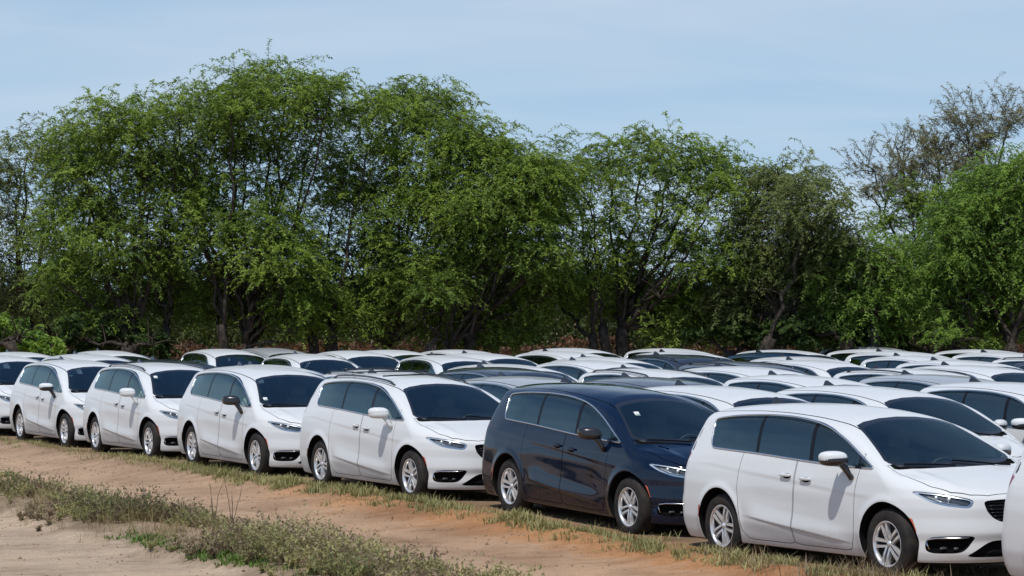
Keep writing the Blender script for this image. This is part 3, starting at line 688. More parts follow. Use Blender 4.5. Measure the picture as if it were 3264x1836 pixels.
a = np.linspace(0, 2 * np.pi, 21); wheelp = [(.70 + .07 * math.sin(t), .40 + .185 * math.cos(t), 1.0 + .17 * math.sin(t)) for t in a]
part('steering_wheel', quads('steering_wheel', [tube(wheelp, .017, 6, False), tube([(.70, .22, 1.0), (.71, .40, .99), (.70, .58, 1.0)], .02, 6), superell((.72, .40, .98), (.03, .07, .06), 2.4, 12, 8)], [m_dash]), parent=cab)
# wheels
tyre = lathe([(.232, .112), (.245, .118), (.285, .124), (.330, .120), (.356, .104), (.367, .080), (.370, .04), (.370, -.04), (.367, -.080), (.356, -.104), (.330, -.120), (.245, -.118), (.232, -.11)], 44)
me_tyre = quads('tyre', [tyre], [m_rubber])
rim_p = [lathe([(.214, .070), (.217, .100), (.226, .112), (.236, .118), (.243, .114), (.240, .104)], 44), lathe([(.0, .093), (.030, .093), (.036, .088), (.036, .060)], 20)]
back = lathe([(.0, .035), (.10, .03), (.19, .02), (.226, .03), (.224, .080)], 36)
def spoke(a0, a1):
    """one blade from the hub (angle a0) to the rim (angle a1)"""
    p0 = np.array([.040 * math.cos(a0), .090, .040 * math.sin(a0)]); p1 = np.array([.226 * math.cos(a1), .103, .226 * math.sin(a1)])
    t = p1 - p0; w = np.array([-t[2], 0, t[0]]); w /= np.linalg.norm(w)
    w0, w1 = .0165, .0225; dn = np.array([0, -.035, 0]); mid = (p0 + p1) / 2 + [0, .006, 0]; wm = .0165
    q = [p0 - w * w0 + dn, p0 + w * w0 + dn, mid + w * wm + dn, mid - w * wm + dn], [p0 - w * w0 * .7, p0 + w * w0 * .7, mid + w * wm * .75, mid - w * wm * .75]
    r_ = [mid - w * wm + dn, mid + w * wm + dn, p1 + w * w1 + dn, p1 - w * w1 + dn], [mid - w * wm * .75, mid + w * wm * .75, p1 + w * w1 * .8, p1 - w * w1 * .8]
    return [hexa(*q), hexa(*r_)]
sp = []
for k in range(5):
    c = R(90 + 72 * k)
    for sgn in (1, -1): sp += spoke(c + sgn * R(38), c + sgn * R(9.5))
v1, f1 = join(rim_p + [superell((0, .094, 0), (.026, .006, .026), 2, 14, 6)]); v2, f2 = join(sp); v3, f3 = join([back])
V, Fq = join([(v1, f1), (v2, f2), (v3, f3)])
me_rim = fast_mesh('rim', V, Fq, [m_alloy, m_brake_shade], True, None, np.r_[np.zeros(len(f1) + len(f2)), np.ones(len(f3))])
sm_flags = np.ones(len(Fq), bool); sm_flags[len(f1):len(f1) + len(f2)] = False; me_rim.polygons.foreach_set('use_smooth', sm_flags)
me_hub = quads('brake_disc', [lathe([(.0, .0), (.15, .0), (.15, -.02), (.0, -.02)], 24)], [m_brake_shade])
for xw in (XW, -XW):
    for s in (1, -1):
        w = part('wheel', me_hub, loc=(xw, s * .850, .370), rot=(0 if s > 0 else math.pi), opt='wheel')
        part('tyre', me_tyre, parent=w); part('rim', me_rim, parent=w)

WHITE_STALK = None
def make_van(label, group, x, y, z, yaw, pitch=0.0, roll=0.0, colour='white', rail=False, mirror=None, white_stalk=False, bars=False, paper=False, sticker=None):
    """x, y, z: the ground below the middle of the wheelbase; yaw: heading angle off the camera axis (degrees)"""
    th = R(yaw); d = Vector((math.sin(th), -math.cos(th), 0)); l = Vector((math.cos(th), math.sin(th), 0)); upv = Vector((0, 0, 1))
    m = Matrix((d, l, upv)).transposed().to_4x4() @ Matrix.Rotation(-pitch, 4, 'Y') @ Matrix.Rotation(roll, 4, 'X')
    root = empty('minivan', (0, 0, 0)); root.matrix_world = Matrix.Translation((x, y, z)) @ m
    tag(root, label, 'minivan', group)
    objs = []
    steer = random.uniform(-3, 3)
    for t in TEMPLATE:
        skip = (t['opt'] == 'rail' and not rail) or (t['opt'] == 'bar' and not (rail and bars)) or (t['opt'] == 'paper' and not paper) or (t['opt'] == 'sticker' and sticker is None)
        if skip: objs.append(None); continue
        o = bpy.data.objects.new(t['name'], t['me']); col.objects.link(o)
        o.parent = root if t['parent'] is None else objs[t['parent']]
        if t['loc']: o.location = t['loc']
        if t['opt'] == 'sticker': o.location = (float(ws_x(np.array(sticker[0]), np.array(sticker[1]))) + .012, sticker[0], sticker[1])
        if t['opt'] == 'wheel':
            spin = random.uniform(0, 6.28); s = 1 if t['loc'][1] > 0 else -1
            o.rotation_euler = (0, spin, 0 if s > 0 else math.pi)
            if s < 0: o.rotation_euler = (Matrix.Rotation(math.pi, 3, 'Z') @ Matrix.Rotation(spin, 3, 'Y')).to_euler()
        if t['painted'] or t['opt'] == 'stalk':
            mm = PAINT[colour] if t['painted'] else None
            if t['opt'] == 'mirror' and mirror: mm = mirror
            if t['opt'] == 'stalk': mm = PAINT[colour] if white_stalk else None
            if mm is not None and mm is not t['me'].materials[0]:
                o.material_slots[0].link = 'OBJECT'; o.material_slots[0].material = mm
        objs.append(o)
    return root

# ------------------------------------------------------------------ first lane: the row along the dirt track (positions of the rear right hub)
G1 = 'minivans parked nose to tail along the dirt track'
def from_hub(X, Y, yaw):
    th = R(yaw); return X + 1.5445 * math.sin(th) + .97 * math.cos(th), Y - 1.5445 * math.cos(th) + .97 * math.sin(th)
FRONT = [
    (2.38, 29.74, 28.8, .322, .359, dict(colour='white', roll=R(0.8), paper=True), 'large white minivan nearest the camera, wheels in dry weeds, ahead of the navy one'),
    (-.043, 34.73, 28.04, .420, .352, dict(colour='navy', mirror=m_black, sticker=(-.44, 1.46)), 'dark navy blue minivan, the only one in the front row along the dirt track'),
    (-2.906, 39.70, 28.18, .420, .416, dict(rail=True, white_stalk=True, bars=True, paper=True), 'white minivan with black roof rails directly behind the navy minivan'),
    (-5.48, 44.80, 26.07, .424, .420, dict(mirror=m_black, sticker=(-.68, 1.26)), 'white minivan with a black door mirror in the front row'),
    (-7.94, 49.92, 26.84, .369, .388, dict(rail=True, white_stalk=True, sticker=(-.55, 1.50)), 'white minivan with roof rails and white mirror, behind the black-mirrored one'),
    (-10.34, 55.03, 27.03, .328, .327, dict(), 'white minivan with white-capped mirror, second from left in the front row'),
    (-12.87, 60.1, 27.0, .33, .33, dict(), 'white minivan cut by the left edge of the picture in the front row'),
    (5.12, 24.62, 28.2, .36, .37, dict(), 'white minivan at the right edge showing only its rear corner'),
]
VANS = []
for X, Y, yaw, z0, z1, kw, lab in FRONT:
    x, y = from_hub(X, Y, yaw)
    VANS.append(make_van(lab, G1, x, y, (z0 + z1) / 2 - .37, yaw, pitch=math.atan((z1 - z0) / 3.089), **kw))

# ------------------------------------------------------------------ the lanes behind
ORD = ['first', 'second', 'third', 'fourth', 'fifth', 'sixth', 'seventh', 'eighth', 'ninth', 'tenth', 'eleventh', 'twelfth']
LANES = {   # lane number: (v of its centre line, [(u of van centre, colour, rails, yaw)])
    2: (19.05, [(-30.25, 'white', 0), (-35.95, 'silver', 0), (-41.7, 'white', 2), (-47.4, 'white', 0), (-52.6, 'charcoal', 0), (-58.3, 'white', 0), (-64.0, 'white', 0)]),
    3: (21.5, [(-24.65, 'white', 0), (-30.35, 'white', 0), (-36.05, 'grey', 0), (-41.8, 'charcoal', 0), (-64.6, 'white', 0)]),
    4: (23.95, [(-24.4, 'white', 0), (-30.1, 'white', 0), (-35.6, 'white', 0), (-41.0, 'white', 1), (-46.6, 'white', 0), (-57.4, 'white', 3), (-62.8, 'white', 3)]),
    5: (26.4, [(-29.6, 'charcoal', 0), (-35.4, 'silver', 0), (-41.2, 'white', 0), (-47.0, 'white', 0), (-54.5, 'white', 3), (-60.0, 'white', 3), (-65.6, 'silver', 0)]),
    6: (28.85, [(-34.0, 'charcoal', 0), (-39.6, 'white', 1), (-45.3, 'grey', 1), (-51.3, 'white', 0), (-57.2, 'white', 0), (-62.9, 'white', 0)]),
    7: (31.3, [(-35.2, 'white', 0), (-40.9, 'white', 0), (-46.4, 'white', 0), (-52.1, 'charcoal', 1), (-57.8, 'white', 0), (-63.5, 'white', 0)]),
    8: (33.75, [(-39.0, 'white', 0), (-44.7, 'white', 0), (-50.4, 'white', 0), (-56.1, 'white', 0), (-61.8, 'white', 0)]),
    9: (36.2, [(-38.0, 'white', 0), (-43.7, 'charcoal', 0), (-49.4, 'white', 0), (-55.1, 'blue', 0), (-60.8, 'white', 0)]),
    10: (38.65, [(-41.9, 'white', 0), (-47.6, 'white', 1), (-53.3, 'white', 0), (-59.0, 'white', 0)]),
    11: (41.1, [(-41.0, 'grey', 0), (-46.7, 'white', 0), (-52.2, 'white', 0), (-57.9, 'white', 0)]),
    12: (43.55, [(-56.6, 'white', 0), (-62.2, 'silver', 0)]),
}
for n, (v, row) in LANES.items():
    k = -1
    for (u, c, rl) in row:
        x, y = uv2xy(u + random.uniform(-.12, .12), v + random.uniform(-.10, .10))
        if abs(x / y) > .235: continue
        k += 1
        z = float(ground_z(np.array(x), np.array(y), False)) + random.uniform(-.03, .03) + (.02 if rl == 3 else 0)
        cn = {'charcoal': 'charcoal grey', 'grey': 'dark grey', 'silver': 'silver'}.get(c, c)
        if n <= 12:
            lab = '%s minivan%s, %s row from the track, %s from right end' % (cn, ' with roof rails' if rl in (1, 2) else '', ORD[n - 1], ORD[k])
        VANS.append(make_van(lab, 'minivans packed in rows behind the first', x, y, z, 27 + random.uniform(-1.5, 1.5) - (5 if rl == 3 else 0), random.uniform(-.004, .004), random.uniform(-.006, .006), c, rl in (1, 2), bars=(rl == 2), paper=(n == 3 and k == 1)))
# ------------------------------------------------------------------ vegetation
def leaf_mat(name, lo, hi, trans=0.35):
    m = bpy.data.materials.new(name); m.use_nodes = True; m.node_tree.nodes.clear()
    o = N(m, 'ShaderNodeOutputMaterial'); a = N(m, 'ShaderNodeAttribute', attribute_name='tint')
    r = ramp(m, [(0.0, lo), (1.0, hi)]); LK(m, a.outputs['Fac'], r.inputs[0])
    d = N(m, 'ShaderNodeBsdfPrincipled'); d.inputs['Roughness'].default_value = .55; d.inputs['Specular IOR Level'].default_value = .25; LK(m, r.outputs[0], d.inputs['Base Color'])
    t = N(m, 'ShaderNodeBsdfTranslucent'); hsv = N(m, 'ShaderNodeHueSaturation'); hsv.inputs['Value'].default_value = 1.5; hsv.inputs['Saturation'].default_value = 1.1; LK(m, r.outputs[0], hsv.inputs['Color']); LK(m, hsv.outputs[0], t.inputs[0])
    mx = N(m, 'ShaderNodeMixShader'); mx.inputs[0].default_value = trans; LK(m, d.outputs[0], mx.inputs[1]); LK(m, t.outputs[0], mx.inputs[2]); LK(m, mx.outputs[0], o.inputs[0])
    return m
m_leafA = leaf_mat('kiawe_leaf', (.055, .115, .019), (.30, .405, .058))
m_leafB = leaf_mat('kiawe_leaf_dry', (.07, .10, .030), (.24, .285, .085))
m_leafC = leaf_mat('kiawe_leaf_fresh', (.07, .15, .024), (.27, .40, .065))
m_leafE = leaf_mat('shaded_undergrowth_leaf', (.022, .045, .012), (.085, .14, .035))  # leaf green darkened: shade at the foot of the trees put into the colour
m_leafF = leaf_mat('far_scrub_shaded_leaf', (.035, .055, .02), (.13, .16, .05))  # darkened green, so the gloom behind the trunks is in the leaf colour
m_leafD = leaf_mat('ironwood_needle', (.11, .115, .06), (.29, .275, .135))
m_weed = leaf_mat('weed_leaf', (.105, .135, .042), (.44, .40, .185), .25)
m_fresh = leaf_mat('fresh_ground_cover', (.075, .14, .03), (.21, .29, .07), .25)
m_straw = leaf_mat('dry_grass', (.17, .135, .055), (.42, .335, .165), .25)
m_brush = leaf_mat('dry_brush', (.045, .026, .016), (.20, .095, .05), .2)
m_deadleaf = leaf_mat('dead_weed_leaf', (.13, .095, .055), (.36, .28, .18), .2)
m_bark = mat('dark_bark', (.055, .043, .034), .9, spec=.15)
def bark_bump():
    b = bsdf(m_bark); tcn = N(m_bark, 'ShaderNodeTexCoord'); n = N(m_bark, 'ShaderNodeTexNoise'); n.inputs['Scale'].default_value = 7; n.inputs['Detail'].default_value = 6
    LK(m_bark, tcn.outputs['Object'], n.inputs['Vector']); r = ramp(m_bark, [(.3, (.022, .018, .014)), (.7, (.095, .075, .06))]); LK(m_bark, n.outputs['Fac'], r.inputs[0]); LK(m_bark, r.outputs[0], b.inputs['Base Color'])
bark_bump()

def leaf_tris(C, A, B, ln, wd):
    """slender pointed leaves: base C, axis A, width direction B"""
    k = len(C); ln = ln[:, None]; wd = wd[:, None]
    V = np.stack([C - B * wd * .9, C + A * ln * .1 + B * wd * 1.1, C + A * ln], 1).reshape(-1, 3)
    return V, np.arange(3 * k).reshape(k, 3)
def unit(v): return v / (np.linalg.norm(v, axis=-1, keepdims=True) + 1e-9)
def leaf_mesh(name, V, Fq, tint, m):
    me = fast_mesh(name, V, Fq, [m], False)
    at = me.attributes.new('tint', 'FLOAT', 'POINT'); at.data.foreach_set('value', np.repeat(tint, 3).astype(np.float32))
    return me
def bunch_tubes(P, r0, r1, n=3):
    """many polylines at once: P (k, s, 3) -> one mesh of thin tubes"""
    k, s, _ = P.shape
    t = unit(np.gradient(P, axis=1)); ref = np.array([0.31, 0.17, 0.93]); a = unit(np.cross(t, ref)); b = np.cross(t, a)
    rad = (np.asarray(r0).reshape(-1, 1) * (1 - np.linspace(0, 1, s))[None] + np.asarray(r1).reshape(-1, 1) * np.linspace(0, 1, s)[None])
    ang = np.linspace(0, 2 * np.pi, n, endpoint=False)
    V = P[:, :, None] + rad[:, :, None, None] * (np.cos(ang)[None, None, :, None] * a[:, :, None] + np.sin(ang)[None, None, :, None] * b[:, :, None])
    i = np.arange(k * s * n).reshape(k, s, n); j = np.roll(i, -1, 2)
    f = np.stack([i[:, :-1], j[:, :-1], j[:, 1:], i[:, 1:]], -1).reshape(-1, 4)
    return V.reshape(-1, 3), f
def bez(p0, p1, p2, s):
    t = np.linspace(0, 1, s)[None, :, None]
    return p0[:, None] * (1 - t) ** 2 + 2 * p1[:, None] * t * (1 - t) + p2[:, None] * t ** 2

def px_to(xp, yp, depth):
    """a point of the photograph at a chosen distance, to lay the tree line out"""
    return np.array([(xp - 1632) / F_PX * depth, depth, CAM_H - (yp - HORIZON) / F_PX * depth])

SHIFT_Y = 34.0      # the sprays reach a little above the masses they grow from
def tree(name, label, depth, stems, lobes, leaf, r, dens=1.0, droop=.50, twig_len=1.2, group='trees behind the parked vans', leaf_len=.105, leaf_w=.021, upright=0.0, bare=0.0):
    """stems: x pixels of the trunks at the ground; lobes: (x px, y px, half width px, half height px, weight) of foliage masses"""
    rg = np.random.default_rng(r)
    base = px_to(np.mean(stems), HORIZON, depth); gz = -.1
    root = empty(name, (base[0], depth, gz)); tag(root, label, 'tree', group)
    off = np.array([base[0], depth, gz])
    LB = []
    if name == 'kiawe_tree':      # shaded lower foliage hanging between and behind the trunks
        xs_ = [l[0] for l in lobes]
        lobes = list(lobes) + [(xq + rg.uniform(-40, 40), rg.uniform(850, 1050), rg.uniform(90, 140), rg.uniform(50, 85), rg.uniform(.8, 1.2)) for xq in np.arange(min(xs_) - 20, max(xs_) + 60, 95)]
    for (lx, ly, hw, hh, w) in lobes:
        ly = ly + SHIFT_Y * np.clip((1000 - ly) / 500, 0, 1); dz = rg.uniform(-1.2, 1.2) + (rg.uniform(0, 2.5) if ly > 850 else 0); c = px_to(lx, ly, depth + dz); k = (depth + dz) / F_PX
        LB.append((c, np.array([hw * k, min(max(hw * k * .8, .8), 2.4), hh * k]), w))
    # trunks and limbs
    tubes = []; stem_pts = []
    for sx in stems:
        b = px_to(sx, HORIZON, depth + rg.uniform(-.8, .8)); b[2] = gz
        near = sorted(LB, key=lambda q: abs(q[0][0] - b[0]) + .2 * abs(q[0][2] - 5))[:max(2, int(round(len(LB) / len(stems))))]
        lean = np.mean([q[0][0] for q in near]) - b[0]
        fork = b + np.array([np.clip(lean * .22, -1.2, 1.2) + rg.uniform(-.25, .25), rg.uniform(-.3, .3), rg.uniform(1.3, 2.4)])
        bow = (b + fork) / 2 + np.array([rg.uniform(-.25, .25), rg.uniform(-.2, .2), 0])
        r0 = rg.uniform(.15, .22)
        P = bez(b[None], bow[None], fork[None], 7)[0] + rg.normal(0, .025, (7, 3)); P[0] = b
        tubes.append(tube(P, np.linspace(r0 * 1.25, r0 * .85, 7), 8)); stem_pts.append((b, fork, r0))
    limbs = []
    for c, rad, w in LB:
        b, fork, r0 = min(stem_pts, key=lambda q: np.linalg.norm((q[1] - c)[:2]) + rg.uniform(0, .6))
        for q in range(1 if (rad[0] < 1.25 or c[2] < 4) else 2):
            tgt = c + rg.uniform(-.45, .35, 3) * rad
            mid = fork + (tgt - fork) * np.array([.68, .6, .52]) + np.array([rg.uniform(-.4, .4), rg.uniform(-.5, .5), rg.uniform(-.3, .3)])
            P = bez(fork[None], mid[None], tgt[None], 11)[0]; P[1:-1] += rg.normal(0, .07, (9, 3))
            ra = r0 * rg.uniform(.26, .44); tubes.append(tube(P, np.linspace(ra, .022, 11), 6, False)); limbs.append(P)
    # side branches off the limbs
    allp = np.concatenate([p[3:] for p in limbs])
    nb = 10 * len(limbs); st = allp[rg.integers(0, len(allp), nb)]
    dirv = unit(rg.normal(0, 1, (nb, 3)) * [1, .7, .6] + [0, 0, .55]); ln = rg.uniform(.35, .95, nb)[:, None]
    en = st + dirv * ln; BP = bez(st, (st + en) / 2 + [0, 0, .25] * ln, en, 5)
    # foliage: flat sprays (layers), each a fan of twigs that spread sideways and nod at their tips
    area = np.array([rad[0] * rad[2] * w for _, rad, w in LB]); npl = np.maximum((area * 21.5 * dens).astype(int), 4)
    S0, DI, LE, SH = [], [], [], []
    for (c, rad, w), k in zip(LB, npl):
        v = unit(rg.normal(0, 1, (k, 3))); q = rg.uniform(.05, 1, k) ** .42
        pc = c + v * q[:, None] * rad * np.array([1, 1, .92])
        out_ = v * np.array([1, .9, .25 + upright]); pr = rg.uniform(.42, .80, k) * twig_len; tn = rg.uniform(0, 1, k)
        m_t = 15
        az = rg.uniform(0, 2 * np.pi, (k, m_t)); ring = np.stack([np.cos(az), np.sin(az) * .9, rg.uniform(-.35, .75, (k, m_t)) + upright], -1)
        d = unit(ring + out_[:, None] * .75)
        st = pc[:, None] + rg.normal(0, 1, (k, m_t, 3)) * (pr[:, None, None] * np.array([.36, .36, .24]))
        S0.append(st.reshape(-1, 3)); DI.append(d.reshape(-1, 3)); LE.append((pr[:, None] * rg.uniform(.6, 1.35, (k, m_t))).ravel())
        SH.append(np.clip(tn[:, None] * .6 + rg.uniform(0, .4, (k, m_t)), 0, 1).ravel())
    S0 = np.concatenate(S0); DI = np.concatenate(DI); LE = np.concatenate(LE); SH = np.concatenate(SH); k = len(S0)
    s = 8
    mid = S0 + DI * (LE * .6)[:, None] + np.array([0, 0, 1]) * (LE * (.20 + .15 * upright))[:, None]
    end = S0 + DI * LE[:, None] - np.array([0, 0, 1]) * (LE * droop * rg.uniform(.2, 1.3, k))[:, None]
    TP = bez(S0, mid, end, s) + rg.normal(0, .012, (k, s, 3))
    tv, tf = bunch_tubes(TP[:, [0, 4, 7]], np.full(k, .007), np.full(k, .003)); bv, bf = bunch_tubes(BP, np.full(nb, .022), np.full(nb, .008), 4)
    V, Fq = join(tubes + [(bv, bf), (tv, tf)])
    obj('trunk', fast_mesh(name + '_trunk', V - off, Fq, [m_bark]), root)
    # fronds along the twigs
    keep = rg.uniform(0, 1, k) > bare
    TP, SHk, k = TP[keep], SH[keep], int(keep.sum())
    nl = 26
    tpos = (np.arange(nl) + .5) / nl * .92 + .08
    idx = tpos * (s - 1); i0 = np.minimum(idx.astype(int), s - 2); fr = (idx - i0)[None, :, None]
    C = TP[:, i0] * (1 - fr) + TP[:, i0 + 1] * fr; T = unit(TP[:, i0 + 1] - TP[:, i0])
    side_ = unit(np.cross(T, np.array([0.05, 0.1, 1.0]))) * np.where(np.arange(nl) % 2, 1., -1.)[None, :, None]
    A = unit(side_ * rg.uniform(.3, 1.0, (k, nl, 1)) + T * rg.uniform(.1, .8, (k, nl, 1)) + np.array([0, 0, -1.]) * rg.uniform(-.15, .45, (k, nl, 1)) + rg.normal(0, .22, (k, nl, 3)))
    Bn = unit(np.cross(A, unit(rg.normal(0, .55, (k, nl, 3)) + [-.25, -.55, .9])))
    C = (C + rg.normal(0, .02, (k, nl, 3))).reshape(-1, 3); A = A.reshape(-1, 3); Bn = Bn.reshape(-1, 3); m_ = len(C)
    lv, lf = leaf_tris(C - off, A, Bn, leaf_len * rg.uniform(.6, 1.35, m_), leaf_w * rg.uniform(.7, 1.3, m_))
    tint = np.clip(np.repeat(SHk, nl) * .8 + rg.uniform(-.05, .25, m_), 0, 1)
    obj('crown', leaf_mesh(name + '_crown', lv, lf, tint, leaf), root)
    return m_

NL = 0
D0 = 76.0
NL += tree('kiawe_tree', 'thin greyish kiawe tree at the left edge, sky showing through', 79, [60, 190], [(40, 480, 150, 120, .75), (170, 430, 120, 100, .7), (60, 640, 170, 110, .7), (250, 560, 90, 110, .5), (20, 800, 150, 120, .9), (190, 760, 120, 110, .8), (-60, 560, 110, 150, .7)], m_leafB, 21, .5)
NL += tree('kiawe_tree', 'bushy green kiawe tree left of the tallest one', 76, [430, 520], [(360, 360, 110, 85, 1), (250, 430, 110, 100, .95), (480, 420, 140, 120, 1), (330, 560, 150, 120, 1), (520, 590, 150, 110, .9), (230, 700, 120, 110, .9), (400, 760, 160, 110, .9), (560, 330, 70, 60, .8), (300, 920, 160, 95, 1), (560, 800, 120, 90, .9)], m_leafA, 22, .95)
NL += tree('kiawe_tree', 'tallest kiawe tree with a broad bright green domed crown', 76, [720, 780], [(760, 260, 120, 75, 1), (900, 240, 150, 70, 1), (1030, 290, 110, 80, 1), (650, 330, 110, 90, 1), (800, 380, 170, 110, 1), (980, 420, 150, 110, .95), (640, 480, 130, 110, .9), (760, 570, 120, 100, .38), (930, 570, 150, 90, .45), (820, 720, 170, 90, 1.2), (660, 700, 110, 100, .8), (900, 820, 150, 90, 1.1), (740, 880, 190, 80, .8)], m_leafA, 23, 1.0)
NL += tree('kiawe_tree', 'tall kiawe tree right of the tallest, leaning tuft on top', 77, [1000, 1035, 1210], [(1360, 270, 110, 60, .9), (1290, 330, 130, 80, 1), (1200, 370, 110, 100, .95), (1420, 330, 90, 50, .8), (1350, 450, 150, 110, .9), (1180, 520, 120, 110, .5), (1080, 640, 110, 110, .5), (1250, 640, 150, 110, 1), (1100, 800, 140, 100, 1), (1280, 830, 140, 110, 1), (1040, 930, 110, 70, .8), (1330, 960, 110, 80, .8)], m_leafA, 24, .95)
NL += tree('kiawe_tree', 'dark dense kiawe tree sloping down towards the middle gap', 76, [1390, 1440, 1490], [(1560, 480, 130, 90, 1), (1480, 420, 110, 80, 1), (1660, 540, 110, 90, 1), (1540, 620, 170, 110, 1.1), (1430, 590, 110, 100, .9), (1650, 700, 150, 110, 1.1), (1480, 770, 150, 110, 1.1), (1600, 880, 150, 90, 1), (1400, 900, 110, 80, .9), (1750, 560, 90, 70, 1), (1740, 650, 90, 90, 1), (1720, 790, 110, 90, 1)], m_leafA, 25, 1.15)
NL += tree('kiawe_tree', 'round-topped kiawe tree in the middle, sky between its limbs', 77, [1860, 1930, 1990], [(1830, 500, 110, 70, .9), (1960, 470, 90, 60, .9), (2080, 450, 130, 60, 1), (2230, 480, 110, 70, 1), (2330, 540, 90, 80, .9), (1900, 610, 150, 100, .45), (2080, 590, 150, 100, .5), (2240, 640, 130, 100, .5), (2060, 760, 150, 80, .95), (1880, 790, 110, 90, .6), (2220, 820, 150, 90, 1), (2040, 880, 150, 70, .8), (2190, 950, 170, 80, .9)], m_leafA, 26, .9)
NL += tree('kiawe_tree', 'brown-tinged kiawe tree right of the round-topped one', 76, [2420, 2500], [(2520, 550, 110, 70, .9), (2440, 620, 110, 90, 1), (2580, 640, 110, 90, .9), (2660, 720, 80, 100, .8), (2480, 740, 160, 100, 1.1), (2620, 820, 130, 100, 1), (2430, 870, 160, 100, 1.1), (2570, 940, 150, 90, 1), (2380, 980, 130, 60, .9)], m_leafB, 27, 1.05)
NL += tree('kiawe_tree', 'low green kiawe tree in front of the gap on the right', 76, [2740, 2800], [(2760, 790, 110, 70, 1), (2680, 880, 130, 80, 1), (2830, 860, 90, 90, .9), (2780, 970, 130, 80, 1), (2680, 1010, 110, 60, .9)], m_leafC, 28, 1.1)
NL += tree('ironwood_tree', 'tall thin brownish tree with bare upswept twigs at right', 82, [3010, 3060], [(2830, 530, 110, 70, .8), (2900, 460, 90, 80, .7), (3000, 430, 90, 110, .8), (3080, 400, 70, 110, .8), (3180, 390, 90, 80, .9), (3000, 560, 150, 80, 1.1), (3130, 520, 110, 80, .9), (2790, 600, 70, 60, .6), (3220, 340, 50, 60, .6)], m_leafD, 29, .62, droop=.08, twig_len=1.0, upright=.75, leaf_len=.12, leaf_w=.013)
NL += tree('kiawe_tree', 'sparse kiawe tree below the brownish twigs, thin drooping sprays', 80, [2950, 3010], [(2900, 700, 120, 50, .8), (3000, 640, 130, 70, .9), (2960, 790, 120, 80, .8), (2880, 640, 70, 50, .6), (3060, 760, 90, 90, .9), (2990, 890, 130, 90, 1)], m_leafA, 30, .75)
NL += tree('kiawe_tree', 'full bright green kiawe tree filling the right edge', 75, [3120, 3230], [(3150, 580, 130, 80, 1.2), (3260, 540, 90, 70, 1.2), (3080, 680, 110, 100, 1.2), (3220, 690, 130, 110, 1.2), (3050, 830, 110, 90, 1.1), (3180, 850, 150, 100, 1.2), (3040, 940, 100, 80, 1.1), (3160, 990, 150, 80, 1.1), (3320, 800, 130, 200, 1.2), (3060, 1080, 70, 40, .9)], m_leafC, 31, 1.2, droop=.5)
# shrubs on the near side of the tree line
def shrub(label, depth, lobes, leaf, r, dens=1.4, ll=.11, lw=.038):
    return tree('shrub', label, depth, [np.mean([l[0] for l in lobes])], lobes, leaf, r, dens, .3, .55, 'shrubs at the foot of the trees', ll, lw)
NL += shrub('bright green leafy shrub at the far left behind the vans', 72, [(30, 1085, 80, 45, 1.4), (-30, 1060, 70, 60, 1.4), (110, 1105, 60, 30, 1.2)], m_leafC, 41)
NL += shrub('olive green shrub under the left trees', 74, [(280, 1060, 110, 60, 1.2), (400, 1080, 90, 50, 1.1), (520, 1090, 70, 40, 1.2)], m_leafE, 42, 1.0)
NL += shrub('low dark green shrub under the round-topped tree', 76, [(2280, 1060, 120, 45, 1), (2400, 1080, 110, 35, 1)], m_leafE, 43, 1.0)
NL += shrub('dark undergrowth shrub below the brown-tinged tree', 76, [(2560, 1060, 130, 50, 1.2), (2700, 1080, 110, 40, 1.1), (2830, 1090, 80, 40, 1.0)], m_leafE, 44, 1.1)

# a far bank of scrub and dry brush beyond the trunks: one mass nobody could count
def scrub(name, label, depth, x0, x1, ytop, n, leaf, r, ll, lw, var=35, thick=6.0):
    rg = np.random.default_rng(r)
    xp = rg.uniform(x0, x1, n); d = depth + rg.uniform(0, thick, n)
    top = ytop + var * value_noise(xp, xp * 0, 190, r) + var * .6 * value_noise(xp, xp * 0, 60, r + 1)
    X = (xp - 1632) / F_PX * d; zt = CAM_H - (top - HORIZON) / F_PX * d
    Z = zt * rg.uniform(0, 1, n) ** .6
    C = np.stack([X, d, Z], -1); A = unit(rg.normal(0, 1, (n, 3)) + [0, 0, .4]); B = unit(np.cross(A, unit(rg.normal(0, 1, (n, 3)))))
    V, Fq = leaf_tris(C, A, B, ll * rg.uniform(.6, 1.4, n), lw * rg.uniform(.6, 1.4, n))
    cl = .5 + .5 * value_noise(X, Z * 2, .9, r + 2)
    o = obj(name, leaf_mesh(name, V, Fq, np.clip(cl * .7 + rg.uniform(0, .3, n), 0, 1), leaf)); tag(o, label, kind='stuff'); return n
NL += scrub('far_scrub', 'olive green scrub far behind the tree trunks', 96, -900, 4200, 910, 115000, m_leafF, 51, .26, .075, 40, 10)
NL += scrub('dry_brush', 'reddish dry brush and dead leaves under the trees', 82, -150, 3450, 1098, 20000, m_brush, 52, .16, .045, 22, 4)

